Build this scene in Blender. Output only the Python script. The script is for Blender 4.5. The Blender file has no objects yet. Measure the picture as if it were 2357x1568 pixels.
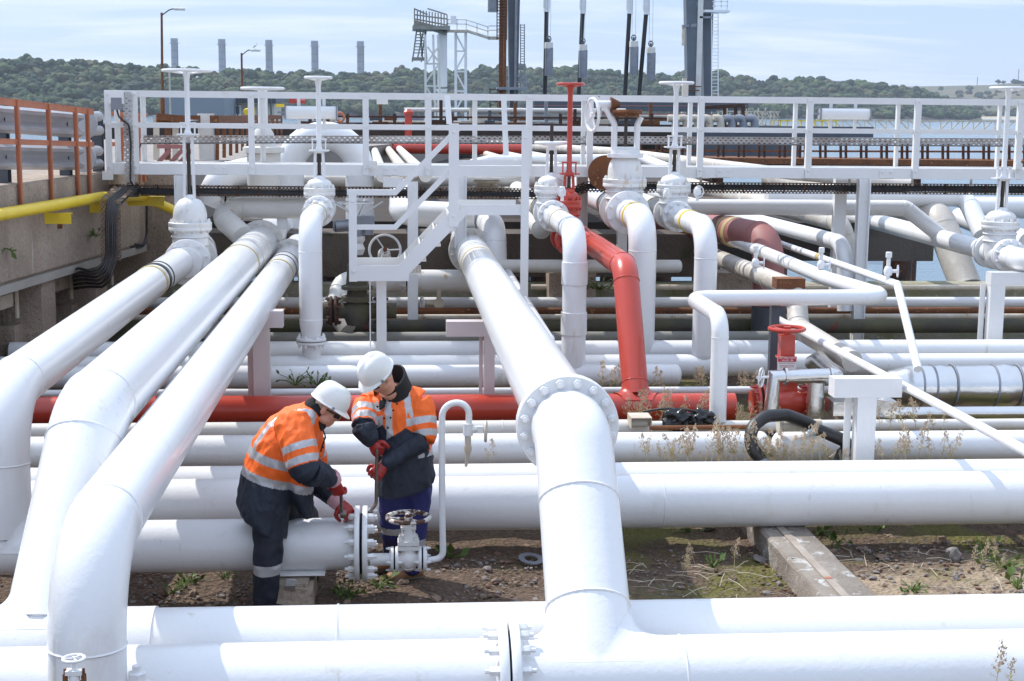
import bpy, bmesh, random
from math import *
from mathutils import Vector as V, Matrix, noise
random.seed(7)
sc = bpy.context.scene
COL = sc.collection
# ---- surveyed camera: rays through the photo give points of the plant (X along the cross pipes, Y away, Z up)
F=3400.;TH=atan(.078);PT=atan(534/F);RO=radians(.54);CX,CY=1178.5,784.;H=3.5
_s,_c=sin(TH),cos(TH);_sp,_cp=sin(PT),cos(PT)
FW=V((_s*_cp,_c*_cp,-_sp));RT=V((_c,-_s,0));DN=V((-_s*_sp,-_c*_sp,-_cp))
def W(px,py,Y=None,X=None,z=None):
    u,w=px-CX,py-CY
    d=FW+RT*((u*cos(RO)+w*sin(RO))/F)+DN*((-u*sin(RO)+w*cos(RO))/F)
    t=X/d.x if X is not None else Y/d.y if Y is not None else (z-H)/d.z
    return V((d.x*t,d.y*t,H+d.z*t))
def depth(p): return (V(p)-V((0,0,H))).dot(FW)
def mpp(p): return depth(p)/F          # metres per photo pixel at a point

class MB:
    def __init__(s): s.v=[];s.f=[];s.m=[]
    def add(s,vs,fs,m=0):
        o=len(s.v);s.v+=[tuple(p) for p in vs];s.f+=[tuple(i+o for i in f) for f in fs];s.m+=[m]*len(fs);return s
    def box(s,c,size,R=None,m=0):
        c=V(c);h=[x/2 for x in size]
        P=[V((sx*h[0],sy*h[1],sz*h[2])) for sz in(-1,1) for sy in(-1,1) for sx in(-1,1)]
        if R is not None:P=[R@p for p in P]
        return s.add([c+p for p in P],[(0,2,3,1),(4,5,7,6),(0,1,5,4),(2,6,7,3),(0,4,6,2),(1,3,7,5)],m)
    def beam(s,p0,p1,w,h,up=(0,0,1),m=0):
        p0,p1=V(p0),V(p1);d=(p1-p0).normalized();u=V(up)
        if abs(d.dot(u))>.98:u=V((0,1,0))
        x=d.cross(u).normalized();z=x.cross(d)
        q=[(x*a*w/2+z*b*h/2) for a,b in((-1,-1),(1,-1),(1,1),(-1,1))]
        return s.add([p0+k for k in q]+[p1+k for k in q],[(3,2,1,0),(4,5,6,7),(0,1,5,4),(1,2,6,5),(2,3,7,6),(3,0,4,7)],m)
    def ell(s,p0,p1,w,h,t,up=(0,0,1),m=0):   # angle section
        p0,p1=V(p0),V(p1);d=(p1-p0).normalized();u=V(up)
        if abs(d.dot(u))>.98:u=V((0,1,0))
        x=d.cross(u).normalized();z=x.cross(d)
        s.beam(p0+z*0,p1+z*0,t,h,up,m);k=x*(w/2)+z*(h/2-t/2)
        return s.beam(p0+k,p1+k,w-t,t,up,m)
    def cyl(s,p0,p1,r0,r1=None,n=16,m=0,caps=True):
        r1=r0 if r1 is None else r1
        return s.lathe(p0,V(p1)-V(p0),[(r0,0),(r1,(V(p1)-V(p0)).length)],n,m,caps)
    def lathe(s,o,ax,prof,n=24,m=0,caps=True):
        o=V(o);ax=V(ax).normalized();a=ax.orthogonal().normalized();b=ax.cross(a)
        vs=[];fs=[]
        for r,h in prof:
            for k in range(n):
                t=2*pi*k/n;vs.append(o+ax*h+(a*cos(t)+b*sin(t))*max(r,1e-4))
        for i in range(len(prof)-1):
            for k in range(n):
                k2=(k+1)%n;fs.append((i*n+k,i*n+k2,(i+1)*n+k2,(i+1)*n+k))
        if caps:fs.append(tuple(range(n))[::-1]);L=(len(prof)-1)*n;fs.append(tuple(range(L,L+n)))
        return s.add(vs,fs,m)
    def torus(s,c,ax,R,r,n=24,k=8,m=0,a0=0,a1=2*pi):
        c=V(c);ax=V(ax).normalized();a=ax.orthogonal().normalized();b=ax.cross(a);vs=[];fs=[]
        full=abs(a1-a0-2*pi)<1e-6;N=n if full else n+1
        for i in range(N):
            t=a0+(a1-a0)*i/n;d=a*cos(t)+b*sin(t)
            for j in range(k):
                q=2*pi*j/k;vs.append(c+d*(R+r*cos(q))+ax*r*sin(q))
        for i in range(n):
            i2=(i+1)%N
            for j in range(k):fs.append((i*k+j,i2*k+j,i2*k+(j+1)%k,i*k+(j+1)%k))
        return s.add(vs,fs,m)
    def tube(s,pts,r,n=24,fil=None,seam=0,m=0,caps=True,seg=8):
        """swept pipe with filleted bends; r may be a list (one per given point); fil = bend radius"""
        P=[V(p) for p in pts];Rr=r if isinstance(r,(list,tuple)) else [r]*len(P)
        path=[(P[0],Rr[0])];seams=[]
        for i in range(1,len(P)-1):
            a,b=(P[i-1]-P[i]),(P[i+1]-P[i]);la,lb=a.length,b.length;a/=la;b/=lb
            ang=a.angle(b);fi=fil[i-1] if isinstance(fil,(list,tuple)) else fil
            if not fi or ang>3.1:path.append((P[i],Rr[i]));continue
            t=min(fi/tan(ang/2),la*.49,lb*.49);R=t*tan(ang/2)
            cen=P[i]+(a+b).normalized()*(R/sin(ang/2))
            u=(P[i]+a*t-cen);w=(P[i]+b*t-cen);tot=u.angle(w)
            for k in range(seg+1):
                q=tot*k/seg;d=(u*sin(tot-q)+w*sin(q))/sin(tot);path.append((cen+d,Rr[i]))
            seams+=[(P[i]+a*t,a,Rr[i]),(P[i]+b*t,b,Rr[i])]
        path.append((P[-1],Rr[-1]))
        vs=[];fs=[];pd=None;A=None
        for i,(p,rr) in enumerate(path):
            d0=(path[i+1][0]-p) if i<len(path)-1 else (p-path[i-1][0])
            d1=(p-path[i-1][0]) if i else d0
            d=(d0.normalized()+d1.normalized()).normalized()
            if A is None:A=d.orthogonal().normalized()
            else:A=(A-d*A.dot(d)).normalized()
            B=d.cross(A)
            for k in range(n):
                t=2*pi*k/n;vs.append(p+(A*cos(t)+B*sin(t))*rr)
        for i in range(len(path)-1):
            for k in range(n):
                k2=(k+1)%n;fs.append((i*n+k,i*n+k2,(i+1)*n+k2,(i+1)*n+k))
        if caps:
            fs.append(tuple(range(n))[::-1]);L=(len(path)-1)*n;fs.append(tuple(range(L,L+n)))
        s.add(vs,fs,m)
        if seam:
            for p,a,rr in seams:s.seamring(p,a,rr,seam)
        return s
    def seamring(s,p,a,rr,w=.006,m=0):return s.torus(p,a,rr,w,28,5,m)
    def hexbolt(s,c,ax,r,h,m=0):
        return s.lathe(c,ax,[(r,0),(r,h*.9),(r*.85,h)],6,m).cyl(V(c)+V(ax).normalized()*h,V(c)+V(ax).normalized()*(h*1.5),r*.5,n=8,m=m)
    def build(s,name,mats,parent=None,smooth=40,label=None,cat=None,group=None,kind=None):
        me=bpy.data.meshes.new(name);me.from_pydata(s.v,[],s.f)
        mats=mats if isinstance(mats,(list,tuple)) else [mats]
        for q in mats:me.materials.append(q)
        if len(mats)>1:me.polygons.foreach_set('material_index',s.m)
        bm=bmesh.new();bm.from_mesh(me);bmesh.ops.recalc_face_normals(bm,faces=bm.faces);bm.to_mesh(me);bm.free()
        if smooth:me.shade_smooth();me.set_sharp_from_angle(angle=radians(smooth))
        o=bpy.data.objects.new(name,me);COL.objects.link(o)
        if parent:o.parent=parent
        return tag(o,label,cat,group,kind)
def tag(o,label=None,cat=None,group=None,kind=None):
    for k,q in(('label',label),('category',cat),('group',group),('kind',kind)):
        if q:o[k]=q
    return o
def thing(name,label,cat,group=None,loc=(0,0,0),rz=0):
    o=bpy.data.objects.new(name,None);COL.objects.link(o);o.location=loc;o.rotation_euler=(0,0,rz);o.empty_display_size=.1
    return tag(o,label,cat,group)
def copy_tree(o,parent=None):
    c=o.copy();COL.objects.link(c);c.parent=parent
    for ch in list(o.children):copy_tree(ch,c)
    return c

# ---- materials
def mat(name,col,rough=.5,metal=0,var=None,bump=None,spots=None,spec=.5,coat=0,stripe=None):
    """var=(colour2, scale, amount) soft mottling; spots=(colour, scale, threshold, width) wear patches; bump=(scale,strength)"""
    m=bpy.data.materials.new(name);m.use_nodes=True;nt=m.node_tree;N=nt.nodes;L=nt.links
    b=N['Principled BSDF'];b.inputs['Roughness'].default_value=rough;b.inputs['Metallic'].default_value=metal
    b.inputs['Specular IOR Level'].default_value=spec;b.inputs['Coat Weight'].default_value=coat
    geo=N.new('ShaderNodeNewGeometry');pos=geo.outputs['Position']
    def nz(scale,det=4,rgh=.6,vec=None):
        t=N.new('ShaderNodeTexNoise');t.inputs['Scale'].default_value=scale;t.inputs['Detail'].default_value=det;t.inputs['Roughness'].default_value=rgh
        L.new(vec or pos,t.inputs['Vector']);return t.outputs['Fac']
    def ramp(f,a,c):
        r=N.new('ShaderNodeMapRange');r.inputs[1].default_value=a;r.inputs[2].default_value=c;r.clamp=True;L.new(f,r.inputs[0]);return r.outputs[0]
    def mix(f,a,c):
        x=N.new('ShaderNodeMix');x.data_type='RGBA'
        if hasattr(f,'links') or not isinstance(f,(int,float)):L.new(f,x.inputs[0])
        else:x.inputs[0].default_value=f
        for i,q in((6,a),(7,c)):
            if isinstance(q,tuple):x.inputs[i].default_value=(*q,1)
            else:L.new(q,x.inputs[i])
        return x.outputs[2]
    out=tuple(col)
    if var:
        f=ramp(nz(var[1],5),.35,.7)
        if var[2]<1:
            mm=N.new('ShaderNodeMath');mm.operation='MULTIPLY';L.new(f,mm.inputs[0]);mm.inputs[1].default_value=var[2];f=mm.outputs[0]
        out=mix(f,out,tuple(var[0]))
    for sp in (spots or []):
        v=pos
        if len(sp)>4:
            mp=N.new('ShaderNodeMapping');mp.inputs['Scale'].default_value=sp[4];L.new(pos,mp.inputs[0]);v=mp.outputs[0]
        out=mix(ramp(nz(sp[1],6,.65,v),sp[2],sp[2]+sp[3]),out,tuple(sp[0]))
    if isinstance(out,tuple):b.inputs['Base Color'].default_value=(*out,1)
    else:L.new(out,b.inputs['Base Color'])
    if bump:
        bp=N.new('ShaderNodeBump');bp.inputs['Strength'].default_value=bump[1];bp.inputs['Distance'].default_value=bump[2] if len(bump)>2 else .01
        L.new(nz(bump[0],4,.6),bp.inputs['Height']);L.new(bp.outputs[0],b.inputs['Normal'])
    return m
M={}
RUST=(.20,.075,.025);DRUST=(.075,.03,.016)
WH=(.79,.785,.775)
M['white']=mat('white_gloss_paint',(.80,.80,.80),.3,var=((.70,.69,.67),1.3,.35),bump=(26,.22,.01),coat=.25,spots=[((.55,.47,.36),5,.70,.10)])
M['clean']=mat('clean_white_paint',WH,.30,var=((.71,.71,.72),.8,.6),bump=(24,.24,.010),coat=.25,spots=[((.68,.66,.61),3.2,.60,.16,(1,1,.6)),((.64,.61,.54),2.2,.64,.08,(3.5,3.5,.4)),((.52,.42,.30),7,.735,.03)])
M['worn']=mat('weathered_white_paint',(.70,.68,.64),.45,var=((.56,.50,.42),2.2,.6),bump=(30,.2,.01),spots=[((.42,.27,.12),4,.64,.06),(DRUST,9,.70,.03)])
M['cream']=mat('stained_cream_paint',(.62,.57,.48),.5,var=((.42,.32,.2),3,.8),bump=(30,.2),spots=[((.30,.14,.05),6,.62,.05)])
M['pink']=mat('pinkish_grey_primer',(.52,.45,.44),.5,var=((.60,.55,.55),2,.7),bump=(20,.1))
M['rusty_white']=mat('white_paint_with_rust_runs',(.76,.755,.74),.4,var=((.66,.62,.56),3,.5),bump=(30,.15),spots=[((.55,.36,.16),5,.60,.10,(1.6,1.6,.5)),((.30,.13,.04),7,.66,.05,(1.5,1.5,.6))])
M['red']=mat('red_gloss_paint',(.50,.052,.028),.3,var=((.42,.048,.03),2,.6),bump=(24,.12,.008),coat=.2,spots=[((.62,.4,.33),38,.74,.02)])
M['red_dull']=mat('dull_red_primer',(.34,.13,.115),.6,var=((.26,.11,.10),5,.7),bump=(20,.2))
M['orange']=mat('faded_orange_paint',(.50,.17,.075),.5,var=((.36,.11,.05),3,.8),bump=(20,.2),spots=[(DRUST,5,.62,.05,(1,1,.35))])
M['yellow']=mat('yellow_paint',(.80,.58,.03),.35,var=((.66,.45,.02),3,.6),bump=(20,.1),spots=[(DRUST,8,.71,.03)])
M['rust']=mat('rusted_steel',RUST,.85,var=((.11,.04,.02),6,1),bump=(40,.5),spots=[((.34,.17,.07),12,.58,.08)])
M['drust']=mat('dark_rusted_steel',DRUST,.85,var=((.035,.022,.018),5,1),bump=(40,.5),spots=[((.16,.06,.025),9,.56,.08)])
M['moss']=mat('mossy_dark_pipe',(.062,.056,.050),.9,var=((.10,.092,.045),2.2,1),bump=(30,.6),spots=[((.4,.38,.34),34,.70,.02),((.14,.035,.025),3,.66,.04)])
M['greygreen']=mat('grey_green_pipe',(.27,.265,.245),.7,var=((.19,.185,.15),2,1),bump=(30,.4),spots=[((.5,.48,.45),30,.72,.02)])
M['galv']=mat('galvanised_steel',(.30,.31,.34),.5,.5,var=((.20,.21,.24),4,.8),bump=(30,.1))
M['dgalv']=mat('dark_grey_steel',(.085,.095,.115),.5,.1,var=((.06,.068,.08),3,.8),bump=(30,.1))
M['blk']=mat('black_rubber',(.014,.014,.016),.45,var=((.04,.035,.03),8,.5),bump=(40,.3))
M['alu']=mat('aluminium_cladding',(.72,.72,.72),.27,1.0,var=((.60,.59,.57),2,.6),bump=(5,.35,.03))
M['clad']=mat('weathered_cladding',(.55,.52,.47),.55,.15,var=((.42,.36,.30),2.4,.8),bump=(6,.4,.03),spots=[((.68,.66,.62),3,.56,.1)])
M['brn']=mat('brown_grimed_cable',(.055,.038,.03),.55,var=((.02,.018,.018),9,1),bump=(40,.3))
M['steel']=mat('bare_tool_steel',(.20,.17,.15),.4,.7,var=((.12,.07,.045),14,.8))
M['rail']=mat('white_rail_paint_rust_spots',(.77,.765,.755),.35,var=((.68,.67,.65),1.6,.5),bump=(30,.15),spots=[((.62,.50,.36),2.6,.66,.08),((.33,.15,.05),9,.715,.025)])
M['galv2']=mat('bright_galvanised_sheet',(.47,.47,.48),.42,.35,var=((.36,.36,.38),3,.8),bump=(20,.1))
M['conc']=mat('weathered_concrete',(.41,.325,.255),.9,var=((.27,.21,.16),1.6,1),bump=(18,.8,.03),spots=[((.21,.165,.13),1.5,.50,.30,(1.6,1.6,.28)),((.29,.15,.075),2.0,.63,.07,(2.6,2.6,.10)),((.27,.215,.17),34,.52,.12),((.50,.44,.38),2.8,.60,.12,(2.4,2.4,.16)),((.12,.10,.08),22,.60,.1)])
M['dconc']=mat('dark_concrete',(.115,.092,.075),.9,var=((.07,.055,.045),1.5,1),bump=(18,.7,.02),spots=[((.05,.05,.025),3,.6,.08)])  # darker brown concrete tone with near-black patches
M['lconc']=mat('pale_concrete_slab',(.38,.35,.32),.9,var=((.30,.27,.23),1.3,1),bump=(30,.4))  # paler concrete tone, used for the drip edge strip
M['mossconc']=mat('mossy_concrete',(.36,.34,.29),.9,var=((.21,.21,.10),1.8,1),bump=(18,.6,.02),spots=[((.48,.45,.40),7,.6,.06)])
M['quay']=mat('quay_road_concrete',(.30,.27,.245),.95,var=((.25,.225,.20),.5,1),bump=(30,.3))
M['tape']=mat('ochre_sealing_band',(.42,.32,.12),.5,var=((.56,.46,.24),6,.8))
M['stem']=mat('dark_greased_steel',(.035,.032,.03),.5,.3,var=((.09,.06,.04),20,.6))
M['deep']=mat('dark_steelwork',(.030,.025,.022),.85,var=((.055,.035,.025),2,1))  # near-black tone for the jetty deck and its low girder
M['dark']=mat('dark_recess',(.012,.011,.011),.8)
# ================= the two workers =================
import numpy as np
M['hiviz']=mat('fluorescent_orange_cloth',(.93,.145,.010),.65,var=((.82,.115,.008),7,.5),bump=(26,.5,.012))
M['navy']=mat('navy_waterproof_cloth',(.011,.016,.029),.7,var=((.021,.029,.046),6,.8),bump=(34,.6,.010))
M['reflect']=mat('silver_reflective_tape',(.46,.46,.47),.35,.25,bump=(30,.3,.008))
M['blue']=mat('royal_blue_overall_cloth',(.018,.020,.115),.75,bump=(22,.6,.015))
M['dnavy']=mat('dark_navy_trouser_cloth',(.010,.013,.024),.75,bump=(22,.6,.015))
M['glove']=mat('red_rubber_glove',(.30,.014,.012),.30,var=((.40,.04,.03),18,.6),bump=(30,.4,.008))
M['cuff']=mat('pale_pink_glove_cuff',(.60,.34,.37),.8)
M['skin']=mat('weathered_skin',(.55,.27,.17),.5,var=((.55,.28,.20),25,.8),bump=(90,.15,.004))
M['helmet']=mat('white_helmet_plastic',(.78,.77,.73),.25,var=((.66,.62,.53),12,.35),coat=.3)
M['lens']=mat('dark_lens',(.012,.010,.010),.08,spec=.8)
M['hair']=mat('short_grey_hair',(.42,.40,.38),.9,bump=(140,.8,.01))
M['hair2']=mat('cropped_grey_stubble',(.34,.24,.18),.8,bump=(160,.8,.006))
M['collar']=mat('black_fleece_collar',(.012,.012,.013),.9,bump=(60,.6,.01))
M['tan']=mat('tan_leather_boot',(.34,.17,.075),.6,var=((.22,.11,.05),14,.8),bump=(40,.3))
M['sole']=mat('boot_sole',(.10,.075,.05),.9)
def loft(m,st,n=20,cap=True,cap0=True):
    """st: (centre, half vector u, half vector v) stations, closed by domed ends"""
    st=[(V(c),V(u),V(v)) for c,u,v in st]
    if cap:
        a,b=st[0],st[1];d=(a[0]-b[0]).normalized();r=min(a[1].length,a[2].length)
        pre=[(a[0]+d*r*.55*s,a[1]*k,a[2]*k) for s,k in((1,.35),(.75,.72),(.4,.92))]
        a,b=st[-1],st[-2];d=(a[0]-b[0]).normalized();r=min(a[1].length,a[2].length)
        st=(pre if cap0 else [])+st+[(a[0]+d*r*.55*s,a[1]*k,a[2]*k) for s,k in((.4,.92),(.75,.72),(1,.35))]
    vs=[];fs=[]
    for c,u,v in st:
        for k in range(n):
            t=2*pi*k/n;vs.append(c+u*cos(t)+v*sin(t))
    for i in range(len(st)-1):
        for k in range(n):
            k2=(k+1)%n;fs.append((i*n+k,i*n+k2,(i+1)*n+k2,(i+1)*n+k))
    fs.append(tuple(range(n))[::-1]);L=(len(st)-1)*n;fs.append(tuple(range(L,L+n)));m.add(vs,fs);return m
def limb(m,pts,n=18):
    """pts: (point, radius) chain, subdivided by a spline so that joints bend softly"""
    P=[V(p) for p,_ in pts];R=[r for _,r in pts];out=[]
    for i in range(len(P)-1):
        p0=P[max(i-1,0)];p1=P[i];p2=P[i+1];p3=P[min(i+2,len(P)-1)]
        for k in range(6):
            t=k/6;q=.5*((2*p1)+(p2-p0)*t+(2*p0-5*p1+4*p2-p3)*t*t+(3*p1-p0-3*p2+p3)*t**3);out.append((q,R[i]+(R[i+1]-R[i])*t))
    out.append((P[-1],R[-1]));st=[]
    for i,(p,r) in enumerate(out):
        d=(out[min(i+1,len(out)-1)][0]-out[max(i-1,0)][0]).normalized();a=d.orthogonal().normalized();st.append((p,a*r,d.cross(a)*r))
    return loft(m,st,n)
def ball(m,c,r,R=None):
    bm=bmesh.new();bmesh.ops.create_uvsphere(bm,u_segments=20,v_segments=12,radius=1);S=Matrix.Diagonal(V(r))
    vs=[(V(c)+((R@(S@v.co)) if R is not None else S@v.co)) for v in bm.verts];m.add(vs,[[x.index for x in f.verts] for f in bm.faces]);bm.free();return m
def skin(name,m,vox,sm,mats,parent=None,classify=None,fold=None,post=None):
    """fuse the shells of m into one continuous surface, then colour its faces"""
    me=bpy.data.meshes.new(name);me.from_pydata(m.v,[],m.f);o=bpy.data.objects.new(name,me);COL.objects.link(o)
    a=o.modifiers.new('r','REMESH');a.mode='VOXEL';a.voxel_size=vox
    if sm:s_=o.modifiers.new('s','SMOOTH');s_.factor=.5;s_.iterations=sm
    dg=bpy.context.evaluated_depsgraph_get();dg.update();me2=bpy.data.meshes.new_from_object(o.evaluated_get(dg));bpy.data.objects.remove(o);me2.name=name
    if fold:
        amp,fn=fold
        nn=[v.normal.copy() for v in me2.vertices];cc=[v.co.copy() for v in me2.vertices];out=[]
        for c_,n_ in zip(cc,nn):out+=(c_+n_*fn(c_)*amp)[:]
        me2.vertices.foreach_set('co',out)
    mats=mats if isinstance(mats,list) else [mats];me2.materials.clear()
    for q in mats:me2.materials.append(q)
    if classify:
        for f in me2.polygons:f.material_index=classify(f.center,f.normal)
    for f in me2.polygons:f.use_smooth=True
    o=bpy.data.objects.new(name,me2);COL.objects.link(o)
    if parent:o.parent=parent
    return o
def seg(p,a,b):
    d=b-a;t=max(0,min(1,(p-a).dot(d)/d.length_squared));return (p-a-d*t).length,t
def ridges(seedv,sc):
    def f(p):
        q=V((p.x*sc[0],p.y*sc[1],p.z*sc[2]))+seedv
        return (1-abs(noise.noise(q))*2.6)*.6+noise.noise(q*2.3)*.5
    return f
def glove(parent,wrist,knuck,palm_n,curl,grip,label=None,thumb_side=1,size=1.0):
    """palm from wrist to knuckles, four fingers of unequal length curling by 'curl', thumb from the side of the palm"""
    w=V(wrist);k=V(knuck);d=(k-w).normalized();n=V(palm_n);n=(n-d*n.dot(d)).normalized();s=d.cross(n)
    m=MB();s1=size
    loft(m,[(w-d*.045,s*.038*s1,n*.034*s1),(w,s*.036*s1,n*.030*s1),(w.lerp(k,.5),s*.046*s1,n*.026*s1),(k,s*.048*s1,n*.021*s1)],16)
    for i,(o,L) in enumerate(((-.036,.075),(-.012,.088),(.012,.083),(.035,.066))):
        p=k+s*o*s1-d*.008;ch=[(p,.0125*s1)];a=curl[0]*(1+.08*(i-1.5));q=p;ang=0
        for j,f in enumerate((.45,.32,.27)):
            ang+=a if j==0 else curl[1]*(1+.06*i);dd=d*cos(ang)+n*sin(ang);q=q+dd*L*f*s1;ch.append((q,(.0122-.0012*j)*s1))
        limb(m,ch,10)
    b=w.lerp(k,.35)+s*thumb_side*.036*s1;t1=b+(s*thumb_side*.7+d*.45+n*.5).normalized()*.036*s1;t2=t1+(d*.7+n*.6+s*thumb_side*.05).normalized()*.032*s1;t3=t2+(d*.55+n*.8-s*thumb_side*.3).normalized()*.024*s1
    limb(m,[(b-s*thumb_side*.015,.018*s1),(t1,.0145*s1),(t2,.013*s1),(t3,.011*s1)],10)
    fr=lambda p:.5*noise.noise(p*60)
    return skin('glove',m,.0045,2,M['glove'],parent,None,(.004,fr))
def head(m,c,f,u):
    f=V(f).normalized();u=V(u);u=(u-f*u.dot(f)).normalized();l=u.cross(f);R=Matrix((l,f,u)).transposed();c=V(c)
    P=lambda x,y,z:c+R@V((x,y,z))
    ball(m,P(0,-.008,.025),(.076,.098,.092),R);ball(m,P(0,.03,-.035),(.062,.066,.075),R);ball(m,P(0,.052,-.088),(.036,.036,.026),R)
    for s in(-1,1):
        ball(m,P(s*.045,.018,-.065),(.028,.045,.034),R);ball(m,P(s*.037,.066,-.018),(.026,.026,.024),R);ball(m,P(s*.03,.075,.022),(.034,.017,.012),R)
        loft(m,[(P(s*.074,-.012,.026),R@V((.012,.004,0)),R@V((0,.017,.010))),(P(s*.082,-.016,.0),R@V((.010,.004,0)),R@V((0,.019,.026))),(P(s*.076,-.004,-.032),R@V((.009,.003,0)),R@V((0,.011,.012)))],12)
    loft(m,[(P(0,.082,.028),R@V((.010,0,0)),R@V((0,.010,.004))),(P(0,.094,.0),R@V((.011,0,0)),R@V((0,.013,.004))),(P(0,.108,-.024),R@V((.016,0,0)),R@V((0,.013,.010))),(P(0,.100,-.038),R@V((.017,0,0)),R@V((0,.010,.005)))],12)
    loft(m,[(P(-.022,.082,-.064),R@V((0,.006,0)),R@V((0,0,.005))),(P(0,.092,-.061),R@V((0,.007,0)),R@V((0,0,.006))),(P(.022,.082,-.064),R@V((0,.006,0)),R@V((0,0,.005)))],10)
    loft(m,[(P(-.018,.080,-.076),R@V((0,.006,0)),R@V((0,0,.005))),(P(0,.089,-.077),R@V((0,.007,0)),R@V((0,0,.006))),(P(.018,.080,-.076),R@V((0,.006,0)),R@V((0,0,.005)))],10)
    return P,R
def helmet(parent,P,R):
    m=MB();n=40;vs=[];fs=[];rows=[]
    prof=[(1.0,.040,1)]+[(cos(a*pi/2/9)**.62,.050+.138*sin(a*pi/2/9),0) for a in range(10)]
    def pt(k,sc,z,brim):
        t=2*pi*k/n;x=sin(t)*.113*sc;y=cos(t)*.136*sc-.006
        if brim:
            fr=max(0,cos(t));x*=1.07;y=y*1.03+.036*fr**1.5;z-=.018*fr**2+.004*max(0,-cos(t))
        else:
            q=max(0,1-abs(x)/.026);z+=.010*min(1,q*1.6)*(1 if sc<.97 else .2)*(1 if abs(y)<.115 else .4)   # crown ridge
            q2=max(0,1-abs(abs(x)-.055)/.016);z+=.0045*q2*(sc<.93)
        return P(x,y,z)
    R2=[];R2.append([pt(k,1.0,.036,1) for k in range(n)]);R2.append([pt(k,1.03,.041,1) for k in range(n)]);R2.append([pt(k,1.0,.046,1) for k in range(n)])
    for sc_,z,_ in prof[1:]:R2.append([pt(k,max(sc_,.012),z,0) for k in range(n)])
    R2.append([pt(k,.90,.045,0) for k in range(n)][::1])
    R2=[R2[-1]]+R2[:-1]
    for r in R2:vs+=r
    for i in range(len(R2)-1):
        for k in range(n):fs.append((i*n+k,i*n+(k+1)%n,(i+1)*n+(k+1)%n,(i+1)*n+k))
    fs.append(tuple(range((len(R2)-1)*n,len(R2)*n)));m.add(vs,fs);o=m.build('helmet',M['helmet'],parent,50)
    for s in(-1,1):MB().box(P(s*.121,.035,.048),(.008,.02,.02),R).build('helmet_slot',M['galv'],o)
    return o
def glasses(parent,P,R,side):
    m=MB();N=14;vs=[];fs=[]
    for i in range(N+1):
        a=-1.15+2.3*i/N;h=.023*(1-.2*abs(a)) if abs(a)>.12 else .011
        for z in(.008+h*.7,.008-h*1.15):vs.append(P(.083*sin(a),.030+.083*cos(a),z))
    fs=[(2*i,2*i+1,2*i+3,2*i+2) for i in range(N)];m.add(vs,fs)
    for s in(-1,1):m.beam(P(s*.076,.062,.012),P(s*.084,-.02,.010),.006,.011)
    m.beam(P(-.05,.10,.024),P(.05,.10,.024),.006,.006);o=m.build('sunglasses',M['lens'],parent,60)
    return o
# ---------------- crouching worker ----------------
YW=10.2
q=lambda x,y,Y=YW:W(x,y,Y=Y)
ppm=1/mpp(q(680,1050))
m=MB();P1,R1=head(m,q(752,941),(.85,-.03,-.53),(.53,0,.85))
limb(m,[(P1(0,-.025,-.03),.058),(q(722,958),.062),(q(695,985),.09)])
TOR=[((617,1196),60,.20),((607,1150),63,.215),((621,1095),66,.225),((646,1042),69,.235),((673,1002),66,.235),((697,970),50,.20),((715,950),30,.12)]
loft(m,[(q(*c),(q(c[0]+1,c[1])-q(*c)).normalized()*h/ppm*.8,V((0,w_*.7,0))) for c,h,w_ in TOR[1:]])
nearA=[q(674,978,9.97),q(703,1078,9.86),q(768,1106,10.05)];farA=[q(700,980,10.42),q(728,1100,10.45),q(776,1156,10.26)]
for A in(nearA,farA):limb(m,[(A[0],.05),(A[1],.042),(A[2],.032)])
hipN,kneeN,ankN=q(618,1180,10.06),q(616,1285,9.98),q(610,1392,9.97);hipF,kneeF,ankF=q(636,1175,10.34),q(704,1192,10.6),q(676,1300,10.72)
limb(m,[(q(640,1090),.08),(q(622,1160),.09),(hipN,.07)]);limb(m,[(q(622,1150),.08),(hipF,.07)])
for A in((hipN,kneeN,ankN),(hipF,kneeF,ankF)):limb(m,[(A[0],.07),(A[1],.05),(A[2],.04)])
PR1=skin('person',m,.0065,2,M['skin']);tag(PR1,'crouching worker in orange jacket, facing right, bending over the blind flange','person','two pipe workers')
# jacket
ax0,ax1=q(613,1200),q(712,948);axd=(ax1-ax0)
def torso_dir(i):
    a=V(q(*TOR[max(i-1,0)][0]));b=V(q(*TOR[min(i+1,len(TOR)-1)][0]));d=(b-a).normalized();return V((d.z,0,-d.x))
hemu=(q(661,1234)-q(553,1171))*.5;m=MB();loft(m,[(q(607,1203,10.17),hemu,V((0,.275,0))),(q(604,1168,10.17),(hemu*.55+torso_dir(1)*66/ppm*.45),V((0,.26,0)))]+[(q(*c),torso_dir(i+2)*h/ppm,V((0,w_,0))) for i,(c,h,w_) in enumerate(TOR[2:])],28,cap0=False)
limb(m,[(nearA[0]+V((-.01,.06,.0)),.125),(nearA[0].lerp(nearA[1],.45),.122),(nearA[1],.108),(nearA[1].lerp(nearA[2],.5),.086),(nearA[1].lerp(nearA[2],.88),.062)])
limb(m,[(farA[0]+V((0,-.06,0)),.12),(farA[0].lerp(farA[1],.5),.115),(farA[1],.095),(farA[1].lerp(farA[2],.5),.078),(farA[1].lerp(farA[2],.86),.058)])
# open front skirt flap
loft(m,[(q(690,1090),V((.10,0,-.03)),V((0,.20,0))),(q(694,1140),V((.075,0,-.02)),V((0,.19,0))),(q(706,1178),V((.05,0,-.01)),V((0,.15,0)))],20)
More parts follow.
